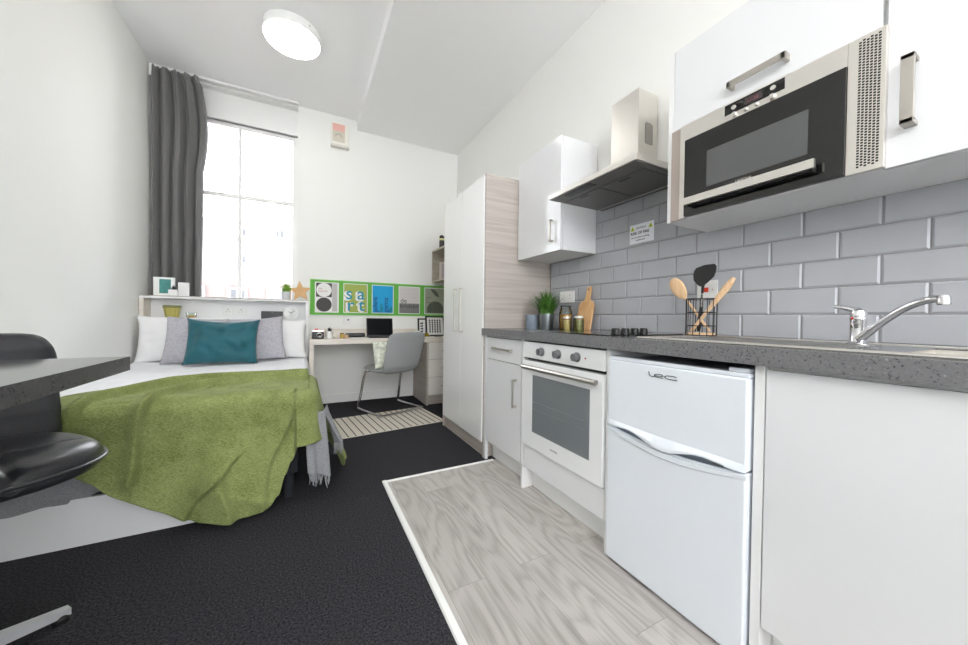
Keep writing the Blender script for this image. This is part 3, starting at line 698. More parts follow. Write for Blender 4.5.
# wooden spoon leaning left (towards +Y)
p0 = Vector((1.60, .895, HC.z+.02)); p1 = Vector((1.57, 1.032, 1.160))
d_ = (p1-p0).normalized()
b = MB().tube([p0+d_*(i/10)*(p1-p0).length*.82 for i in range(11)], [.0055]*11, 10)
M = Matrix.Translation(p0+d_*((p1-p0).length*.92)) @ d_.to_track_quat('Z', 'X').to_matrix().to_4x4()
q = MB(); q.ball((0, 0, 0), 1, (.026, .0085, .045), 20) if False else None
s_ = bmesh.ops.create_uvsphere(b.bm, u_segments=20, v_segments=12, radius=1)['verts']
side = Vector((0, 1, 0)); side = (side-d_*side.dot(d_)).normalized(); nrm = d_.cross(side)
cc = p0+d_*((p1-p0).length*.95)
for v in s_: v.co = cc+side*v.co.x*(.034+.005*v.co.z)+nrm*v.co.y*.008+d_*v.co.z*.058
tag(b.build('wooden_spoon', SPOONW, at=p0), 'pale wooden spoon, leaning left in the black wire holder', 'spoon')
# second wooden spoon, handle up leaning right
p0 = Vector((1.575, .962, HC.z+.02)); p1 = Vector((1.60, .80, 1.182)); d_ = (p1-p0).normalized(); ln = (p1-p0).length
b = MB().tube([p0+d_*ln*i/12 for i in range(13)], [.007]*5+[.008, .0095, .011, .0125, .014, .0145, .013, .007], 12)
tag(b.build('wooden_spatula', SPOONW, at=p0), 'wooden utensil standing handle up, leaning right in the wire holder', 'spatula')
# black turner/ladle
p0 = Vector((1.60, .945, HC.z+.02)); p1 = Vector((1.575, .913, 1.172)); d_ = (p1-p0).normalized(); ln = (p1-p0).length
t = thing('black_turner', 'black cooking turner with rounded head rising from the wire holder', 'turner', p0)
MB().tube([p0+d_*ln*i/8*.5 for i in range(9)], [.006, .009, .010, .010, .009, .008, .007, .006, .005], 12).build('grip', BLACK, t)
MB().tube([p0+d_*ln*(.48+.32*i/6) for i in range(7)], .0042, 10).build('shaft', CHROME, t)
b = MB().tube([p0+d_*ln*(.78+.26*i/6) for i in range(7)], [.005, .005, .0055, .006, .008, .01, .01], 10)
HW = [(-.006, 0), (-.022, .014), (-.040, .034), (-.047, .06), (-.046, .078), (-.036, .09), (-.0, .096), (.036, .096), (.044, .088), (.046, .066), (.042, .040), (.024, .016), (.008, 0)]
u_ = Vector((0.1, -.96, .06)).normalized(); v_ = Vector((.15, -.06, 1)).normalized()
o_ = p1+Vector((-.004, -.0, -.022))
a = [[o_+u_*x+v_*z+u_.cross(v_)*(k*.004+.012*(1-(x/.05)**2)) for x, z in HW] for k in (0, 1)]
b.rings(a); b.build('head', mat('nylon', (26, 26, 27), .45), t)
# ------------------------------------------------------------------ bed
BX0, BX1, BY0, BY1, BT = -1.255, .02, 2.09, 3.97, .585
t = thing('bed', 'low small double bed with white plinth board along the window wall', 'bed', (-.62, 3.03, 0))
MB().box(BX0+.03, BX1-.05, BY0+.06, BY1, .13, .30, .01).build('divan_base', NAVY, t)
MB().box(BX0, -.24, BY0, BY0+.018, .0, .205, .001).build('plinth_board', CARC, t)
MB().box(BX0, BX1-.01, BY0+.02, BY1, .30, .555, .03, 3).build('mattress', PILLW, t)
for lx, ly in ((-.075, 2.17), (-.075, 3.8), (-1.2, 2.2), (-1.2, 3.8)):
    MB().lathe([(0, 0), (.022, 0), (.026, .06), (.026, .13), (0, .13)], (lx, ly, 0.002), seg=20, cap=False).build('leg', NAVY, t)

def clamp(x, a=0., b=1.): return max(a, min(b, x))
def sstep(a, b, x): q = clamp((x-a)/(b-a)); return q*q*(3-2*q)
# duvet
b = MB()
def duv(u, v):
    # u across (left..right then over the side), v along from head to foot
    x = BX0+.01+u*(BX1-BX0+.10); y = BY1-.02-v*(BY1-BY0-.02)
    z = BT+.005*noise.noise(Vector((x*3, y*4, 0)))+.009*noise.noise(Vector((x*1.2, y*7+x*1.5, 3)))*1.5
    ex = BX1-.0
    if x > ex-.03:
        k = x-(ex-.03); z = BT+.005*noise.noise(Vector((ex*3, y*4, 0))) - (.12*k/.13)**1*1.35*min(1, k/.05); x = ex-.03+.055*math.sin(min(1, k/.08)*math.pi/2)
        if k > .09: z -= (k-.09)*2
    return Vector((x, y, z))
b.grid(duv, 110, 120)
b.grid(lambda u, v: duv(u, v)-Vector((.004, 0, .03)) if True else None, 30, 30)
o = b.build('duvet', WHITEC, at=(-.6, 3.0, BT), smooth=70, fixn=False)
tag(o, 'white duvet spread over the bed under the green blanket', 'duvet')

def seg_dist(p, poly):
    best = (9, 0, 0)
    for a, c_ in zip(poly, poly[1:]):
        ax, ay = a; bx, by = c_; dx, dy = bx-ax, by-ay; L2 = dx*dx+dy*dy
        tt = clamp(((p[0]-ax)*dx+(p[1]-ay)*dy)/L2); qx, qy = ax+dx*tt, ay+dy*tt
        d = math.hypot(p[0]-qx, p[1]-qy); sgn = 1 if dx*(p[1]-ay)-dy*(p[0]-ax) > 0 else -1
        if d < best[0]: best = (d, sgn)
    return best[0]*best[1]
def sp2(pts): return [(p.x, p.y) for p in smoothpath([(a, c_, 0) for a, c_ in pts], 5)]
FOLDS = [
 (sp2([(.03, 2.56), (-.25, 2.585), (-.50, 2.60), (-.66, 2.50), (-.78, 2.28), (-.85, 2.05), (-.88, 1.8)]), .038, .034),
 (sp2([(.03, 2.47), (-.22, 2.50), (-.42, 2.46), (-.54, 2.33), (-.61, 2.14), (-.645, 1.98), (-.66, 1.75)]), .034, .030),
 (sp2([(.02, 2.40), (-.15, 2.43), (-.30, 2.42), (-.42, 2.36)]), .018, .028),
 (sp2([(.02, 2.64), (-.3, 2.66), (-.6, 2.70), (-.8, 2.62)]), .016, .03),
 (sp2([(-.36, 1.72), (-.30, 1.5), (-.28, 1.2), (-.20, 1.06)]), .035, .055),
 (sp2([(-.33, 1.74), (-.46, 1.6), (-.52, 1.4), (-.56, 1.2)]), .025, .05),
 (sp2([(-.05, 2.05), (-.08, 1.9), (-.16, 1.72), (-.18, 1.5)]), .022, .05),
 (sp2([(-.30, 1.62), (-.15, 1.55), (-.05, 1.50)]), .014, .03),
]
def foldh(x, yy):
    h = 0
    for poly, A, w_ in FOLDS:
        d = seg_dist((x, yy), poly)
        h += 1.6*A*math.exp(-(d/(w_*1.3))**2) if d < 0 else 1.6*A*math.exp(-(d/(w_*.30))**2)
    return h
TZ = BT+.012
FY = BY0-.035      # plane the blanket hangs in at the foot
SXX = BX1+.045     # and at the side
def edge_profile(s_, P, n, top, rad=.05):
    """s_: arclength past the turning line (negative on top)"""
    if s_ <= 0: return P+n*s_, top
    q = rad*math.pi/2
    if s_ < q: a = s_/rad; return P+n*rad*math.sin(a), top-rad*(1-math.cos(a))
    return P+n*rad, top-rad-(s_-q)
# perimeter path
def path(k):
    """k 0..1 -> point on bed rim, outward normal, hem drop, inner point"""
    if k < .62:
        a = k/.62; x = -1.02+a*(1.02+BX1-.06); P = Vector((x, FY+.05, 0)); n = Vector((0, -1, 0))
        D = [(-1.02, .26), (-.854, .31), (-.787, .355), (-.735, .40), (-.607, .49), (-.431, .590), (-.244, .605), (-.16, .59), (-.115, .54), (-.085, .44), (-.06, .38), (-.03, .33)]
        drop = D[-1][1]
        for (xa, da), (xb, db) in zip(D, D[1:]):
            if xa <= x <= xb: drop = da+(db-da)*sstep(0, 1, (x-xa)/(xb-xa)) if xa > -.2 else da+(db-da)*(x-xa)/(xb-xa); break
        Q = Vector((x, 2.60+.11*sstep(-1.05, -.5, x)-.03*sstep(-.3, 0, x), 0))
        if x < -.86: Q.y = 2.60-(-.86-x)*1.4
    elif k < .72:
        a = (k-.62)/.10*math.pi/2; P = Vector((BX1-.06+.0*math.sin(a), FY+.05, 0)); cx, cy = BX1-.06, FY+.11
        P = Vector((cx+.06*math.sin(a), cy-.06*math.cos(a), 0)); n = Vector((math.sin(a), -math.cos(a), 0)); drop = .30+.0*a
        Q = Vector((-.05+.04*a, 2.66, 0))
    else:
        a = (k-.72)/.28; y = FY+.11+a*(2.64-FY-.11); P = Vector((BX1, y, 0)); n = Vector((1, 0, 0))
        drop = .30+.27*sstep(2.22, 2.33, y)
        if y > 2.5: drop -= .12*(y-2.5)/.14
        Q = Vector((.0, 2.68, 0))
    return P, n, drop, Q
b = MB()
NJ = 110
def blank(u, v):
    k = u; P, n, drop, Q = path(k)
    # along v: 0 inner .. vt rim .. 1 hem
    vt = .42
    if v < vt:
        q = v/vt; base = Q.lerp(P, q); x, y = base.x, base.y
        h = foldh(x, y)*sstep(0, .12, q) + .004
        z = TZ+h*.75
        return Vector((x, y, z + .004*noise.noise(Vector((x*9, y*9, 1)))+.008*(.5+noise.noise(Vector((x*3.5, y*5, 7))))))
    s_ = (v-vt)/(1-vt)*drop
    pt, z = edge_profile(s_, P, n, TZ)
    yy = FY+.05-s_
    hh = 0.
    if k < .66: hh = foldh(P.x, yy)*.75
    hang = sstep(.02, .35, s_)
    wave = .018*math.sin(P.x*17+1.3)*hang*sstep(.1, .5, s_) if k < .62 else .02*math.sin(P.y*34)*hang
    flare = .06*hang*sstep(.2, .6, s_)*(1 if k < .62 else 2.3)
    # front sheet swings left as it falls near the corner
    sw = 0
    if k < .62 and P.x > -.35: sw = -.0*s_
    if k >= .62: hh = 0; pt = pt+n*.035*sstep(0, .25, s_)
    out = pt+n*(max(0, hh)+wave+flare+.006*noise.noise(Vector((P.x*8, s_*8, P.y*8)))+.022*hang*noise.noise(Vector((P.x*3.2+s_*1.5, s_*3.4, P.y*3)))+ (hh*.0))
    zz = z+ (hh*.75 if s_ < .05 else hh*.75*max(0, 1-s_/.12))
    # hem pools a little on the floor
    if zz < .02: out = out+n*(.02-zz)*.7; zz = .012+.006*math.sin(P.x*40)
    return Vector((out.x+sw, out.y, zz))
b.grid(blank, 330, NJ)
o = b.build('green_blanket', GREEN, at=(-.4, 2.1, TZ), smooth=80, fixn=False)
md = o.modifiers.new('s', 'SOLIDIFY'); md.thickness = .007; md.offset = 1
md = o.modifiers.new('u', 'SUBSURF'); md.levels = 1; md.render_levels = 1
tag(o, 'moss green woven blanket draped over the foot of the bed', 'blanket')

# grey throw under green blanket
t = thing('grey_throw', 'grey wool throw with fringe, hanging out under the green blanket', 'throw', (-.2, 2.05, .3))
b = MB()
def thr1(u, v):
    x = BX0+.01+u*1.12; s_ = v*.50
    pt, z = edge_profile(s_-.08, Vector((x, BY0+.03, 0)), Vector((0, -1, 0)), TZ-.006, .04)
    z = max(z, .195+.012*math.sin(x*14)+.01*math.sin(x*31))if v > .97 else z
    return Vector((x, pt.y-.012*math.sin(x*19+v*2)*v+.004*noise.noise(Vector((x*14, v*9, 0))), z+(.008*math.sin(x*14)+.007*math.sin(x*31))*v))
b.grid(thr1, 90, 40)
b.build('foot_fold', GREYT, t, smooth=80, fixn=False)
def tongue(x0, y0, x1, y1, zt_, zb0, zb1, nx, ny, ph, name):
    b = MB()
    def f(u, v):
        P = Vector((x0+(x1-x0)*u, y0+(y1-y0)*u, 0)); zb = zb0+(zb1-zb0)*u
        z = zt_+(zb-zt_)*v
        o_ = (.012*math.sin(u*9+ph)+.045)*v+.004
        q = P+Vector((nx, ny, 0))*o_; q.z = z; return q
    b.grid(f, 24, 30)
    p = b.build(name, GREYT, t, smooth=80, fixn=False)
    md = p.modifiers.new('s', 'SOLIDIFY'); md.thickness = .005
    b = MB(); rd = random.Random(5)
    n = 18
    for i in range(n):
        a = f((i+.5)/n, 1); e = a+Vector((rd.uniform(-.01, .01), rd.uniform(-.01, .01), -.045-rd.uniform(0, .02)))
        b.tube([a+Vector((0, 0, .004)), (a+e)/2+Vector((rd.uniform(-.005, .005), 0, 0)), e], [.003, .003, .0015], 6)
    fr = b.build('fringe', GREYT, p)
tongue(-.005, 2.085, .100, 2.115, .47, .165, .12, .5, -1.1, 0, 'hanging_end')
tongue(.085, 2.105, .110, 2.25, .47, .285, .25, 1.6, -.5, 1.5, 'hanging_end')

# pillows / cushions
def pillow(name, label, cat, m, c, w_, h_, th, rx=0, rz=0, ry=0, group=None, dip=.0, wr=.006, seed=0, pw=2.4):
    b = MB(); N = 34
    def side(sg):
        def f(u, v):
            a, bb = u*2-1, v*2-1
            pr = max(0, (1-abs(a)**pw)*(1-abs(bb)**pw))**.5
            k = 1-.055*(1-abs(bb)**2)*abs(a)**3*1.2; k2 = 1-.055*(1-abs(a)**2)*abs(bb)**3*1.2
            x = a*w_/2*k; z = bb*h_/2*k2
            y = sg*(th/2*pr+.002)+wr*noise.noise(Vector((a*3+seed, bb*3, sg*2.)))*pr*2
            rr_ = math.hypot(a, bb); z -= dip*(1-a*a)*max(0, bb)**3
            y += sg*.004*math.sin(math.atan2(bb, a)*14+seed)*clamp(rr_-.5)*pr*1.5
            return Vector((x, y, z))
        return f
    b.grid(side(-1), N, N); b.grid(side(1), N, N)
    bmesh.ops.remove_doubles(b.bm, verts=b.bm.verts, dist=.0045)
    b.xf(Matrix.Translation(c) @ Matrix.Rotation(R(rz), 4, 'Z') @ Matrix.Rotation(R(rx), 4, 'X') @ Matrix.Rotation(R(ry), 4, 'Y'))
    o = b.build(name, m, at=c, smooth=80)
    tag(o, label, cat, group); return o
pz = BT+.005
pillow('pillow', 'white pillow propped against the headboard, at the left end', 'pillow', PILLW, (-.95, 3.875, pz+.195), .60, .40, .13, -10, seed=1)
pillow('pillow', 'white pillow propped against the headboard, at the right end', 'pillow', PILLW, (-.28, 3.875, pz+.183), .60, .38, .13, -10, seed=2)
pillow('cushion', 'textured pale grey cushion standing left of the teal cushion', 'cushion', GREYC, (-.815, 3.70, pz+.187), .42, .40, .12, -14, ry=3, seed=3)
pillow('cushion', 'textured pale grey cushion standing right of the teal cushion', 'cushion', GREYC, (-.375, 3.70, pz+.192), .42, .40, .12, -14, ry=-5, seed=4)
pillow('cushion', 'teal velvet cushion in front of the two grey cushions', 'cushion', TEAL, (-.600, 3.53, pz+.190), .50, .39, .15, -18, ry=1, seed=5, wr=.016, dip=.022)

# headboard shelf unit
HB0, HB1, HY = -1.262, .035, 3.985
t = thing('headboard_shelf', 'white headboard with open niche and wood-edged top behind the bed', 'headboard', (-.6, 4.08, 0))
MB().box(HB0, HB1, HY-.004, 4.16, 1.154, 1.162, .001).build('top_board', mat('greige_edge', (186, 180, 172), .4), t)
MB().box(HB0, HB1, HY, 4.16, 1.138, 1.154).build('top_rail', CARC, t, smooth=0)
MB().box(HB0, HB0+.028, HY, 4.16, 0, 1.138).build('side_panel', GRAINH, t, smooth=0)
MB().box(HB1-.028, HB1, HY, 4.16, 0, 1.138).build('side_panel', CARC, t, smooth=0)
MB().box(HB0+.028, HB1-.028, 4.145, 4.16, 0, 1.138).build('back_panel', CARC, t, smooth=0)
MB().box(HB0+.028, HB1-.028, HY, 4.145, .93, .955).box(HB0+.028, HB1-.028, HY+.002, HY+.02, 0, .93).build('ledge', CARC, t, smooth=0)
NZ = .955
for sx_ in (-.665, -.56):
    s_ = thing('wall_socket', 'small white socket in the headboard niche, %s of the pair' % ('left' if sx_ < -.6 else 'right'), 'socket', (sx_, 4.14, 1.02))
    MB().box(sx_-.045, sx_+.045, 4.135, 4.145, .99, 1.08, .002).build('plate', CERAM, s_)
    MB().box(sx_-.003, sx_+.003, 4.133, 4.136, 1.045, 1.055).box(sx_-.014, sx_-.008, 4.133, 4.136, 1.025, 1.03).box(sx_+.008, sx_+.014, 4.133, 4.136, 1.025, 1.03).build('pin_slot', DKGREY, s_, smooth=0)
# things in niche
c = (-1.065, 4.06, NZ)
t = thing('glass_pot', 'ribbed yellow green glass pot with darker rim in the headboard niche', 'pot', c)
b = MB()
rr = []
for r, h in ((.042, 0), (.046, .02), (.056, .085), (.060, .10)):
    rr.append([Vector((c[0]+(r+.002*math.cos(12*a))*math.cos(a), c[1]+(r+.002*math.cos(12*a))*math.sin(a), c[2]+h)) for a in [i*math.pi/36 for i in range(72)]])
b.rings(rr).build('body', mat('amber_green_glass', (186, 176, 96), .2, coat=.5), t)
MB().lathe([(.061, .10), (.064, .104), (.064, .122), (.058, .125), (.055, .112), (0, .11)], c, seg=40, cap=False).build('rim', mat('olive_rim', (122, 128, 78), .35), t)
c = (-.93, 4.07, NZ)
t = thing('glass_dish', 'clear glass dish holding yellow sweets in the headboard niche', 'glass', c)
MB().lathe([(0, .002), (.03, .002), (.038, .02), (.04, .06)], c, seg=28, cap=False).build('glass_body', JARGLASS, t)
MB().lathe([(0, .004), (.028, .004), (.034, .02), (.02, .034), (0, .036)], c, seg=20, cap=False).build('contents', mat('amber_sweets', (206, 160, 60), .4, var=(60, .4)), t)
t = thing('speaker', 'flat black radio speaker behind the right grey cushion in niche', 'speaker', (-.30, 4.07, NZ))
MB().box(-.385, -.20, 4.04, 4.10, NZ+.001, NZ+.085, .006).build('body', BLACK, t)
MB().lathe([(0, 0), (.008, 0), (.008, .001), (0, .001)], (-.29, 4.04, NZ+.07), (0, -1, 0), 12, cap=False).build('badge', DKGREY, t)
c = Vector((-.125, 4.03, NZ+.068))
t = thing('clock', 'round white table clock with black hands in the headboard niche', 'clock', (c.x, c.y, NZ))
MB().lathe([(0, 0), (.062, 0), (.066, .004), (.066, .028), (.062, .032), (.057, .032)], c, (0, -1, 0), 48).build('case', CERAM, t)
f_ = MB().lathe([(0, 0), (.058, 0), (.058, .001), (0, .001)], c+Vector((0, -.031, 0)), (0, -1, 0), 48, cap=False).build('face', mat('clock_face', (240, 240, 238), .5), t)
yy = c.y-.033
MB().tube([(c.x, yy, c.z), (c.x-.022, yy, c.z+.016)], .0022, 6).tube([(c.x, yy, c.z), (c.x+.034, yy, c.z+.024)], .0016, 6).build('hand', INK, t)
b = MB()
for k in range(12):
    a = k*math.pi/6; b.box(-.0008, .0008, -.001, 0, .047, .053, M=Matrix.Translation((c.x, c.y-.0315, c.z)) @ Matrix.Rotation(a, 4, 'Y'))
b.build('hour_mark', DKGREY, f_, smooth=0)
MB().box(c.x-.035, c.x-.015, c.y-.03, c.y, NZ+.0005, NZ+.012, .002).box(c.x+.015, c.x+.035, c.y-.03, c.y, NZ+.0005, NZ+.012, .002).build('foot', CERAM, t)

# on headboard top
TT = 1.162
t = thing('picture_frame', 'white framed teal picture standing on the headboard by the curtain', 'picture frame', (-1.115, 4.06, TT))
MB().box(-1.19, -1.045, 4.05, 4.075, TT, TT+.165, .002).build('frame', TRIMW, t)
MB().box(-1.148, -1.070, 4.048, 4.051, TT+.022, TT+.148).build('print', mat('teal_print', (70, 140, 136), .5, var=(40, .2)), t, smooth=0)
t = thing('plant_pot', 'small white cube pot with dark succulent, before the teal picture', 'plant pot', (-1.04, 4.01, TT))
MB().box(-1.075, -1.01, 3.99, 4.04, TT, TT+.055, .005).build('pot', CERAM, t)
blades(t, (-1.042, 4.015, TT+.05), 40, .05, .03, mat('dark_succulent', (46, 48, 54), .5), .005, base_r=.015, seed=4)
t = thing('canvas_block', 'blank white block standing on the headboard beside the dark curtain', 'canvas', (-.985, 4.05, TT))
MB().box(-1.02, -.945, 4.045, 4.075, TT, TT+.125, .002).build('panel', TRIMW, t)
MB().box(-1.014, -.951, 4.0435, 4.0455, TT+.006, TT+.119).build('face', mat('canvas_white', (236, 236, 234), .7), t, smooth=0)
c = (-.168, 4.05, TT)
t = thing('potted_plant', 'small light green grass plant in white pot on the headboard', 'plant', c)
MB().lathe([(0, 0), (.034, 0), (.037, .004), (.043, .07), (.043, .078), (.038, .078), (.036, .07), (0, .068)], c, seg=32, cap=False).build('pot', mat('pale_grey_pot', (214, 216, 218), .5), t)
blades(t, (c[0], c[1], c[2]+.065), 260, .12, .065, GRASSL, .0045, base_r=.034, seed=9)
st = []
for i in range(10):
    a = math.pi/2+i*math.pi/5+R(4); r = .110 if i % 2 == 0 else .050; st.append((r*math.cos(a), r*math.sin(a)))
b = MB().prism(st, (-.045, 4.06, TT+.0895), (1, 0, 0), (0, 0, 1), (0, .018, 0))
o = b.build('wooden_star', mat('star_wood', (216, 172, 118), .6, var=(12, .1)), at=(-.045, 4.07, TT))
md = o.modifiers.new('b', 'BEVEL'); md.width = .004; md.segments = 2
tag(o, 'light wooden star ornament on the right end of the headboard', 'ornament')

# ------------------------------------------------------------------ desk area
DY, DT, DB = 3.74, .768, .716
t = thing('desk', 'pale wood desk built along the back wall under the green poster board', 'desk', (.9, 4.0, 0))
MB().box(.040, 1.80, DY, 4.305, DB, DT, .001).build('desktop', GRAINH, t)
MB().box(.040, .078, DY, 4.305, 0, DB, .001).build('side_panel', GRAINH, t)
MB().box(.080, 1.80, 4.285, 4.305, DT, DT+.085, .001).build('upstand', GRAINH, t)
t = thing('drawer_pedestal', 'three-drawer pedestal with white fronts under the right of the desk', 'drawers', (1.5, 4.0, 0))
MB().box(1.225, 1.243, DY+.0, 4.28, 0, DB-.001).box(1.243, 1.79, DY+.03, 4.28, .105, DB-.001).build('carcass', GRAIN, t, smooth=0)
MB().box(1.243, 1.79, DY+.04, DY+.055, 0, .105).build('plinth', GRAIN, t, smooth=0)
for z0, z1 in ((.522, .712), (.318, .517), (.112, .313)):
    d = MB().box(1.246, 1.785, DY+.002, DY+.028, z0, z1, .0015).build('drawer', mat('drawer_white', (236, 232, 228), .2, coat=.3), t)
    MB().box(1.40, 1.50, DY-.024, DY-.016, (z0+z1)/2-.006, (z0+z1)/2+.006, .001).box(1.40, 1.41, DY-.02, DY+.004, (z0+z1)/2-.005, (z0+z1)/2+.005).box(1.49, 1.50, DY-.02, DY+.004, (z0+z1)/2-.005, (z0+z1)/2+.005).build('handle', NICKEL, d)

# poster board
PB = YB-.012
t = thing('notice_board', 'long green pinboard on the back wall behind the desk', 'notice board', (.9, YB, 1.01))
GB = mat('board_green', (104, 180, 72), .7)
MB().box(.052, 1.79, PB, YB-.001, 1.015, 1.408, .001).build('board', GB, t)
MB().box(.048, 1.79, PB-.004, PB, 1.400, 1.410).box(.048, 1.79, PB-.004, PB, 1.012, 1.020).box(.048, .058, PB-.004, PB, 1.02, 1.40).build('edging', mat('edging_green', (126, 196, 96), .5), t, smooth=0)
PW = mat('poster_white', (232, 232, 230), .5)
def poster(x0, x1, label, bg, rounded=True):
    t = thing('poster', label, 'poster', ((x0+x1)/2, PB, 1.04), 'posters pinned on the green board')
    MB().box(x0, x1, PB-.004, PB-.0005, 1.038, 1.382, .0008).build('sheet', PW, t)
    p = MB().box(x0+.008, x1-.008, PB-.0048, PB-.0038, 1.046, 1.374).build('print', bg, t, smooth=0)
    return t, p
yp = PB-.0052
DKBR = mat('poster_charcoal', (70, 66, 66), .6); LG = mat('poster_grey', (190, 188, 186), .6)
def disc(cx, cz, r, m, p, y=yp, name='circle', n=40, rz=1.): return MB().prism([(a*1, c_*rz) for a, c_ in polycirc(0, 0, r, n)], (cx, y, cz), (1, 0, 0), (0, 0, 1), (0, .0004, 0)).build(name, m, p, smooth=0)
def rect(x0, x1, z0, z1, m, p, y=yp, name='panel'): return MB().box(x0, x1, y, y+.0005, z0, z1).build(name, m, p, smooth=0)
t1, p = poster(.098, .346, 'white poster with a white circle above a charcoal circle', PW)
rect(.110, .272, 1.214, 1.372, DKBR, p); disc(.191, 1.293, .078, PW, p, yp-.0004); disc(.191, 1.128, .080, DKBR, p)
rect(.275, .330, 1.052, 1.372, LG, p)
RED = mat('poster_red', (196, 96, 100), .6)
text('the', .030, (.133, yp-.0006, 1.300), BU, BV, RED, p, ext=.0001); text('futurists', .028, (.133, yp-.0006, 1.272), BU, BV, RED, p, ext=.0001)
OL = mat('poster_olive', (160, 176, 84), .6); TQ = mat('poster_turquoise', (40, 146, 170), .6)
t2, p = poster(.395, .664, 'olive poster with big letters sart in turquoise and white', OL)
for ch_, cx, cz in (('s', .412, 1.195), ('a', .538, 1.195), ('r', .425, 1.062), ('t', .555, 1.062)):
    text(ch_, .205, (cx-.010, yp-.0002, cz-.004), BU, BV, PW, p, ext=.0001, off=.010)
    text(ch_, .205, (cx+.006, yp-.0007, cz+.004), BU, BV, TQ, p, ext=.0001, off=.002)
CY = mat('poster_cyan', (0, 158, 214), .6); DB_ = mat('poster_blue', (12, 92, 150), .6); TL = mat('poster_teal', (0, 128, 140), .6)
t3, p = poster(.712, .972, 'cyan blue poster with vertical dark blue lettering', CY)
for s_, xx, m_, sz in (('galleria', .775, DB_, .066), ('lapo', .838, TL, .062), ('gems', .905, DB_, .088), ('dan', .950, TL, .05)):
    text(s_, sz, (xx, yp-.0002, 1.052), (0, 0, 1), (-1, 0, 0), m_, p, ext=.0001, off=.002)
G1 = mat('poster_pale', (206, 202, 200), .6); G2 = mat('poster_midgrey', (120, 120, 120), .6)
t4, p = poster(1.034, 1.306, 'grey poster with a darker lower third and small black words', G1)
rect(1.042, 1.298, 1.046, 1.170, G2, p)
for k in range(4): rect(1.06, 1.29, 1.20+k*.045, 1.202+k*.045, mat('poster_line', (186, 182, 180), .6), p)
text('de', .085, (1.055, yp-.0006, 1.175), BU, BV, DKBR, p, ext=.0001); text('kruisen', .080, (1.052, yp-.0006, 1.112), BU, BV, mat('poster_dark', (62, 62, 62), .6), p, ext=.0001)
SG = mat('poster_sage', (150, 156, 136), .6); SD = mat('poster_sage_dark', (84, 90, 80), .6)
t5, p = poster(1.366, 1.64, 'sage green poster with dark leaf shape and large circle', SG)
leaf = [(.0, .0), (.05, -.01), (.10, -.05), (.12, -.11), (.07, -.09), (.03, -.05)]
MB().prism(leaf, (1.445, yp, 1.370), (1, 0, 0), (0, 0, 1), (0, .0004, 0)).build('leaf_shape', SD, p, smooth=0)
MB().prism([(a, c_) for a, c_ in polycirc(0, 0, .115, 40) if c_ > -.045], (1.515, yp, 1.092), (1, 0, 0), (0, 0, 1), (0, .0004, 0)).build('circle', SD, p, smooth=0)
text('deuxi', .032, (1.385, yp-.0003, 1.245), BU, BV, SD, p, ext=.0001); text('le', .032, (1.385, yp-.0003, 1.215), BU, BV, SD, p, ext=.0001); text('poem', .032, (1.385, yp-.0003, 1.182), BU, BV, SD, p, ext=.0001)

# sounder on wall
t = thing('wall_sounder', 'small white alarm sounder with red and grey face high on back wall', 'alarm', (.35, YB, 2.93))
MB().box(.255, .435, YB-.05, YB, 2.945, 3.185, .006).build('housing', mat('sounder_white', (240, 238, 228), .45), t)
MB().box(.266, .395, YB-.0515, YB-.05, 3.095, 3.175).build('red_label', mat('label_pink_red', (236, 184, 174), .5), t, smooth=0)
MB().box(.266, .395, YB-.0515, YB-.05, 2.975, 3.095).build('grey_label', mat('label_grey', (212, 205, 190), .5), t, smooth=0)
MB().tube([(.33+.032*math.cos(a), YB-.053, 3.03+.032*math.sin(a)) for a in [i*math.pi/10 for i in range(11)]], .004, 6).build('arch_mark', mat('arch_grey', (176, 170, 158), .5), t)
MB().box(.25, .44, YB-.06, YB, 2.92, 2.946, .006).build('base', mat('sounder_base', (220, 218, 208), .5), t)

# cable outlet + things on desk
t = thing('wall_socket', 'small white outlet with grey button on wall under green board', 'socket', (.44, YB, .93))
MB().box(.40, .48, YB-.010, YB, .945-.04, .985, .002).build('plate', CERAM, t)
MB().lathe([(0, 0), (.010, 0), (.008, .006), (0, .006)], (.45, YB-.01, .958), (0, -1, 0), 16, cap=False).build('button', DKGREY, t)

c = Vector((.125, 3.83, DT))
t = thing('camera', 'black and silver retro camera with red top at desk left', 'camera', c)
MB().box(c.x-.062, c.x+.05, c.y-.015, c.y+.03, c.z+.001, c.z+.068, .006).build('body', BLACK, t)
MB().box(c.x-.06, c.x+.048, c.y-.013, c.y+.028, c.z+.068, c.z+.088, .004).build('top_plate', STEEL, t)
MB().box(c.x-.038, c.x-.005, c.y-.01, c.y+.02, c.z+.088, c.z+.104, .004).build('red_viewfinder', mat('camera_red', (206, 92, 84), .4), t)
ln_ = MB().lathe([(0, 0), (.028, 0), (.028, .012), (.025, .014), (.025, .03), (.018, .032)], (c.x+.004, c.y-.015, c.z+.038), (0, -1, 0), 32).build('lens', STEEL, t)
MB().lathe([(0, 0), (.021, 0), (.018, .003), (0, .001)], (c.x+.004, c.y-.0465, c.z+.038), (0, -1, 0), 28, cap=False).build('lens_glass', BLACKG, ln_)
c = Vector((.225, 3.85, DT))
t = thing('plant_pot', 'white pot with small black cactus beside the retro camera', 'plant pot', c)
MB().lathe([(0, 0), (.028, 0), (.032, .003), (.035, .072), (.035, .076), (.031, .076), (.030, .068), (0, .066)], c, seg=28, cap=False).build('pot', CERAM, t)
blades(t, c+Vector((0, 0, .065)), 60, .06, .035, mat('dark_succulent', (46, 48, 54), .5), .006, base_r=.012, seed=12)
c = Vector((.345, 3.88, DT))
t = thing('small_candle', 'small amber jar candle on the desk left of keyboard', 'candle', c)
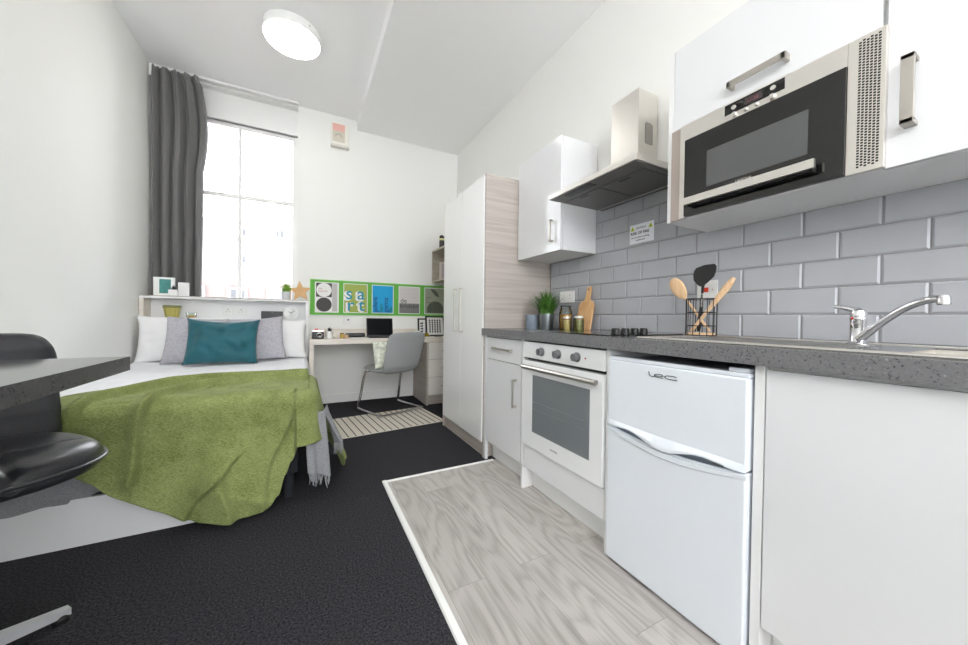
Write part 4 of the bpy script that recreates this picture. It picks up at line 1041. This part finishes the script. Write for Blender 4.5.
MB().lathe([(0, 0), (.018, 0), (.02, .003), (.02, .045), (.017, .048)], c, seg=24).build('body', mat('amber', (206, 170, 90), .3), t)
MB().lathe([(.0205, .044), (.0205, .056), (0, .056)], c, seg=24).build('lid', mat('olive_lid', (120, 100, 60), .4), t)
c = Vector((.39, 3.90, DT))
t = thing('small_candle', 'short peach candle right behind the amber jar on the desk', 'candle', c)
MB().lathe([(0, 0), (.018, 0), (.02, .003), (.02, .034), (0, .034)], c, seg=24, cap=False).build('body', mat('peach', (222, 184, 146), .4), t)
MB().tube([(c.x, c.y, c.z+.033), (c.x+.002, c.y, c.z+.044)], .0012, 6).build('wick', INK, t)
b = MB().box(.40, .60, 4.02, 4.12, DT+.001, DT+.045, .012, 3)
tag(b.build('black_case', BLACK, at=(.5, 4.07, DT)), 'low black zip case lying on the desk left of the laptop', 'case')
t = thing('laptop', 'open black laptop standing on the desk behind the grey chair', 'laptop', (.75, 3.92, DT))
MB().box(.615, .895, 3.80, 3.99, DT+.001, DT+.014, .003).build('base', BLACK, t)
M = Matrix.Translation((.755, 3.99, DT+.012)) @ Matrix.Rotation(R(-12), 4, 'X')
lid = MB().box(-.145, .145, -.004, .004, 0, .205, .003, M=M).build('screen_lid', BLACK, t)
MB().box(-.135, .135, -.0052, -.004, .012, .195, M=M).build('display', mat('screen_dark', (9, 10, 16), .5, spec=.1), lid, smooth=0)
MB().box(.635, .875, 3.87, 3.975, DT+.0135, DT+.0155).build('keyboard', DKGREY, t, smooth=0)
b = MB().box(.44, .58, 3.78, 3.88, DT+.0006, DT+.0022)
tag(b.build('paper_sheet', PW, at=(.5, 3.83, DT)), 'white sheet of paper lying on the desk left of the laptop', 'paper')
# knot ornament
c = Vector((1.16, 3.95, DT+.046))
b = MB()
kn = []
for i in range(60):
    a = i/60*2*math.pi; kn.append((c.x+.019*(math.sin(a)+2*math.sin(2*a))*.75, c.y+.011*(math.cos(a)-2*math.cos(2*a)), c.z+.011*(-math.sin(3*a))+.012*(math.cos(a)-2*math.cos(2*a))*.5))
b.tube(kn, .0095, 10, close=True)
tag(b.build('knot_ornament', CERAM, at=(c.x, c.y, DT)), 'white knotted ornament on the desk beside the black picture frames', 'ornament')
def pframe(x0, x1, y, z1, label, pat, lean=8):
    t = thing('picture_frame', label, 'picture frame', ((x0+x1)/2, y, DT), 'black picture frames on the desk')
    M = Matrix.Translation(((x0+x1)/2, y, DT+.002)) @ Matrix.Rotation(R(-lean), 4, 'X'); w2 = (x1-x0)/2; h = z1-DT; fw = .017
    MB().box(-w2, w2, 0, .014, 0, fw, M=M).box(-w2, w2, 0, .014, h-fw, h, M=M).box(-w2, -w2+fw, 0, .014, fw, h-fw, M=M).box(w2-fw, w2, 0, .014, fw, h-fw, M=M).build('frame', BLACK, t, smooth=0)
    mt = MB().box(-w2+fw, w2-fw, .006, .012, fw, h-fw, M=M).build('mount', PW, t, smooth=0)
    b = MB()
    if pat == 'lattice':
        iw = w2-fw-.022; n = 5
        for i in range(n):
            for j in range(7):
                cx = -iw+(i+.5)*2*iw/n; cz = fw+.025+(j+.5)*(h-2*fw-.05)/7; r = iw/n*.95
                b.prism([(-r, 0), (-r*.35, r*.35), (0, r*1.2), (r*.35, r*.35), (r, 0), (r*.35, -r*.35), (0, -r*1.2), (-r*.35, -r*.35)], M @ Vector((cx, .005, cz)), (1, 0, 0), M.to_3x3() @ Vector((0, 0, 1)), M.to_3x3() @ Vector((0, .0008, 0)))
    else:
        for j in range(4):
            cz = fw+.03+j*(h-2*fw-.05)/4
            b.box(-w2+fw+.012, -w2+fw+.04+.01*(j % 2), .005, .0058, cz, cz+.012, M=M)
            b.box(-w2+fw+.03, -w2+fw+.045, .005, .0058, cz, cz+.024, M=M)
    b.build('print', INK, mt, smooth=0)
pframe(1.225, 1.40, 4.08, .985, 'smaller black frame with brush marks, half hidden by the larger frame', 'marks')
pframe(1.30, 1.54, 4.01, 1.015, 'larger black frame with a lattice print at the desk right', 'lattice')
c = Vector((1.27, 3.90, DT))
t = thing('gold_ornament', 'lumpy olive gold ornament in front of the black frames', 'ornament', c)
b = MB(); rd = random.Random(2)
for i in range(9): a = i*2*math.pi/9; b.ball((c.x+.026*math.cos(a), c.y+.018*math.sin(a), c.z+.017+.006*(i % 2)), .015, seg=10)
b.build('lower_petal', mat('olive_gold', (150, 132, 44), .35, .6), t)
b = MB()
for i in range(4): a = i*math.pi/2; b.ball((c.x+.010*math.cos(a), c.y+.01*math.sin(a), c.z+.038), .013, seg=10)
b.build('upper_petal', mat('olive_gold', (150, 132, 44), .35, .6), t)
c = Vector((1.40, 3.86, DT))
b = MB().tube([(c.x-.04, c.y, c.z+.003), (c.x, c.y+.008, c.z+.005), (c.x+.04, c.y-.004, c.z+.003)], .0028, 8).ball((c.x-.035, c.y, c.z+.006), .006)
tag(b.build('pen', DKGREY, at=c), 'dark grey pen lying on the desk by the frames', 'pen')

# open shelf on right wall above desk
t = thing('wall_shelf', 'open grey wood shelf box on right wall beyond the wardrobe', 'shelf', (1.65, 3.7, 1.46))
SHX = 1.465
SH = wood('shelf_laminate', (168, 160, 146), (190, 183, 170), (3, 1, 6), .5, 3)
MB().box(SHX, XR-.001, 3.02, 4.305, 1.838, 1.858).box(SHX, XR-.001, 3.02, 4.305, 1.448, 1.468).build('shelf_board', SH, t, smooth=0)
MB().box(SHX, XR-.001, 4.287, 4.305, 1.468, 1.838).box(SHX, XR-.001, 3.02, 3.038, 1.468, 1.838).build('side_panel', SH, t, smooth=0)
MB().box(XR-.02, XR-.001, 3.038, 4.287, 1.468, 1.838).build('back_panel', SH, t, smooth=0)
t = thing('picture_frame', 'small white photo frame standing inside the open wall shelf', 'picture frame', (1.56, 4.16, 1.468))
MB().box(1.505, 1.66, 4.12, 4.135, 1.469, 1.70, .002).build('frame', mat('pinkish_white', (236, 226, 222), .4), t)
MB().box(1.53, 1.635, 4.118, 4.1205, 1.495, 1.675).build('print', mat('photo_grey', (206, 198, 200), .5), t, smooth=0)
c = (1.515, 4.08, 1.858)
t = thing('bottle', 'dark bottle with pale band on top of the wall shelf', 'bottle', c)
MB().lathe([(0, 0), (.03, 0), (.032, .004), (.032, .10), (0, .10)], c, seg=24, cap=False).build('body', DKGREY, t)
MB().lathe([(.0325, .10), (.0325, .125), (0, .125)], c, seg=24).build('band', mat('pale_yellow', (206, 206, 150), .5), t)
MB().lathe([(.03, .125), (.03, .155), (.02, .165), (0, .165)], c, seg=24).build('cap', BLACK, t)

# rug
b = MB()
RM = Matrix.Translation((.655, 3.335, .0)) @ Matrix.Rotation(R(6.5), 4, 'Z')
o = b.box(-.52, .52, -.30, .30, .001, .009, .003, M=RM).build('cream_weave', mat('rug_cream', (226, 219, 205), .95, bump=(300, .4)), None, at=(.655, 3.335, 0))
t = thing('rug', 'small cream rug with thin black stripes under the grey chair', 'rug', (.655, 3.335, 0))
o.parent = t; o.location = (0, 0, 0)
b = MB()
for i in range(17):
    x = -.49+i*.0605; b.box(x-.004, x+.004, -.3, .3, .0085, .0102, M=RM)
b.build('black_stripe', mat('rug_black', (48, 44, 44), .95), t, smooth=0)

# desk chair
CC = Vector((.815, 3.705, 0)); CR = Matrix.Translation(CC) @ Matrix.Rotation(R(22), 4, 'Z')
t = thing('desk_chair', 'grey leather cantilever chair with chrome legs at the desk', 'chair', CC)
def W(x, y, z): return CR @ Vector((x, y, z))
tube_pts = [(-.10, .10, .425), (-.20, .10, .42), (-.225, .13, .40), (-.245, .20, .10), (-.25, .22, .045), (-.25, .19, .016), (-.25, -.05, .012), (-.25, -.19, .012), (-.23, -.215, .012), (0, -.22, .012), (.23, -.215, .012), (.25, -.19, .012), (.25, -.05, .012), (.25, .19, .016), (.25, .22, .045), (.245, .20, .10), (.225, .13, .40), (.20, .10, .42), (.10, .10, .425)]
MB().tube([W(*p) for p in smoothpath(tube_pts, 5)], .0135, 12).xf(Matrix.Translation((0, 0, .0122))).build('leg_frame', CHROME, t)
def cushion_slab(f, name, m, nu=30, nv=24, parent=None):
    b = MB(); b.grid(lambda u, v: f(u, v, 1), nu, nv); b.grid(lambda u, v: f(u, v, -1), nu, nv)
    bmesh.ops.remove_doubles(b.bm, verts=b.bm.verts, dist=.001)
    return b.build(name, m, parent, smooth=70)
def superq(a): return math.copysign(abs(a)**.5, a) if False else a
def disk(u, v, e=5):
    """square grid -> rounded square"""
    a, c_ = u*2-1, v*2-1
    k = 1/((abs(a)**e+abs(c_)**e)**(1/e)) if (a or c_) else 1
    m_ = max(abs(a), abs(c_)); return a*k*m_, c_*k*m_, m_
def seatf(u, v, s_):
    a, c_, m_ = disk(u, v, 4); th = .032*(max(0, 1-m_**6))**.5
    return W(a*.225, c_*.225+.02, .452+s_*th+.006*c_*c_)
cushion_slab(seatf, 'seat', GREYLEA, parent=t)
def backf(u, v, s_):
    a, c_, m_ = disk(u, v, 6); th = .018*(max(0, 1-m_**8))**.5
    z = .63+c_*.215; wv = .216+.010*c_
    y = -.19-(z-.42)*.30+.02*a*a
    if c_ < -.6: y += .05*((-.6-c_)/.4)**2*1.2
    return W(a*(wv+.01), y+s_*th, z)
cushion_slab(backf, 'backrest', GREYLEA, parent=t)
# small patterned cushion on chair
def smallcush():
    b = MB(); N = 22
    for sg in (-1, 1):
        def f(u, v):
            a, c_ = u*2-1, v*2-1; pr = max(0, (1-abs(a)**2.4)*(1-abs(c_)**2.4))**.5
            return W(0, 0, 0)+(CR.to_3x3() @ (Matrix.Rotation(R(-12), 3, 'X') @ Vector((a*.17*(1-.05*(1-c_*c_)), sg*(.055*pr+.002), c_*.135)))) + (CR.to_3x3() @ Vector((-.085, -.075, .612)))
        b.grid(f, N, N)
    bmesh.ops.remove_doubles(b.bm, verts=b.bm.verts, dist=.0045)
    return b
o = smallcush().build('cushion', mat('leafy_cushion', (222, 226, 210), .9, var=(28, .28)), at=W(-.055, -.13, .49), smooth=80)
tag(o, 'small cream and green patterned cushion on the grey desk chair', 'cushion')

# ------------------------------------------------------------------ breakfast bar and swivel chair, left foreground
t = thing('breakfast_bar', 'dark speckled laminate breakfast bar projecting from left wall, foreground', 'table', (-.9, .9, 0))
MB().box(XL+.001, -.497, -.3, 1.504, .818, .862, .001).build('tabletop', SPECKD, t)
MB().box(XL+.001, XL+.04, -.3, 1.45, .76, .818).build('wall_batten', DKGREY, t, smooth=0)
MB().cyl((-.62, -.15, 0), (-.62, -.15, .818), .03).build('leg', CHROME, t)

SC = Vector((-.855, 1.565, 0)); SR = Matrix.Translation(SC) @ Matrix.Rotation(R(44), 4, 'Z')   # local -y = facing direction
t = thing('swivel_chair', 'black leather swivel chair tucked at the breakfast bar corner', 'chair', SC)
def V(x, y, z): return SR @ Vector((x, y, z))
def sseat(u, v, s_):
    a, c_, m_ = disk(u, v, 2.7); th = (.062 if s_ > 0 else .04)*(max(0, 1-m_**7))**.5
    chan = .012*(abs(math.sin((c_*.5+.5)*math.pi*2.0+.9))**.35-1)*(1 if s_ > 0 else 0)*(1-m_**8)
    cen = -.010*math.exp(-(a/.05)**2)*(1 if s_ > 0 else 0)
    return V(a*.25, c_*.235+.005, .525+s_*th+chan+cen-.012*max(0, -c_)**3)
sp = cushion_slab(sseat, 'seat', LEATHER, 60, 60, parent=t)
pts = []
for i in range(64):
    a = i/64*2*math.pi; ca, sa = math.cos(a), math.sin(a); k = 1/((abs(ca)**2.7+abs(sa)**2.7)**(1/2.7))
    pts.append(V(ca*k*.252, sa*k*.237+.005, .525))
MB().tube(pts, .006, 8, close=True).build('piping', LEATHER, sp)
def sback(u, v, s_):
    a, c_, m_ = disk(u, v, 9); th = .028*(max(0, 1-m_**8))**.5
    z = .70+c_*.225
    wv = .250-.015*sstep(.55, 1, c_)
    y = .215+(z-.5)*.12-.03*a*a
    chan = -.006*(1-abs(math.cos(c_*math.pi*2))**.3)
    return V(a*wv, y+s_*th+(chan if s_ < 0 else 0), z)
cushion_slab(sback, 'backrest', LEATHER, 40, 50, parent=t)
MB().tube([V(*p) for p in ((0, .12, .475), (0, .24, .475), (0, .275, .52), (0, .275, .66))], .016, 10).build('back_bracket', CHROME, t)
BCX = Vector((-.90, 1.425, 0))
MB().cyl((BCX.x, BCX.y, .41), (BCX.x+.01, BCX.y+.02, .485), .07, .10).build('seat_mount', BLACK, t)
MB().cyl((BCX.x, BCX.y, .06), (BCX.x, BCX.y, .42), .025).build('column', CHROME, t)
for i in range(4):
    a = R(41+90*i); d_ = Vector((math.cos(a), math.sin(a), 0)); n_v = Vector((-d_.y, d_.x, 0)); L_ = .29
    e = BCX+d_*L_; s0 = BCX+d_*.02
    rr = []
    for q, (hz, hb, wd) in ((0, (.085, .05, .022)), (.4, (.066, .035, .019)), (1, (.036, .014, .013))):
        c_ = s0.lerp(e, q); rr.append([c_+n_v*wd+Vector((0, 0, hz)), c_-n_v*wd+Vector((0, 0, hz)), c_-n_v*wd+Vector((0, 0, hb)), c_+n_v*wd+Vector((0, 0, hb))])
    lg = MB().rings(rr).build('star_leg', mat('polished_aluminium', (235, 236, 240), .45, .6), t, smooth=0)
    MB().lathe([(0, 0), (.022, 0), (.022, .012), (.008, .03), (0, .03)], (e.x-d_.x*.02, e.y-d_.y*.02, 0.001), seg=20, cap=False).build('glide', BLACK, lg)

# ------------------------------------------------------------------ light, world, camera
wd = bpy.data.worlds.new('sky'); bpy.context.scene.world = wd; wd.use_nodes = True
bgn = wd.node_tree.nodes['Background']; bgn.inputs[0].default_value = (.93, .96, 1, 1); bgn.inputs[1].default_value = 5.5

cam = bpy.data.cameras.new('cam'); co = bpy.data.objects.new('camera', cam); C.objects.link(co)
cam.sensor_width = 36; cam.lens = 36*344.2/968; cam.clip_start = .02
y_, p_, r_ = R(27.5), R(-.77), R(.72)
cy, sy, cp_, sp_, cr_, sr_ = math.cos(y_), math.sin(y_), math.cos(p_), math.sin(p_), math.cos(r_), math.sin(r_)
f = Vector((sy*cp_, cy*cp_, sp_)); rt = Vector((cy, -sy, 0)); upv = rt.cross(f)
X_ = rt*cr_+upv*sr_; U_ = -rt*sr_+upv*cr_
M = Matrix((X_, U_, -f)).transposed().to_4x4(); M.translation = Vector((0, 0, 1.0)); co.matrix_world = M
sc = bpy.context.scene; sc.camera = co
sc.view_settings.view_transform = 'Standard'; sc.view_settings.look = 'None'; sc.view_settings.gamma = 1; sc.view_settings.use_curve_mapping = False
sc.view_settings.exposure = .72
sc.cycles.max_bounces = 10; sc.cycles.diffuse_bounces = 6
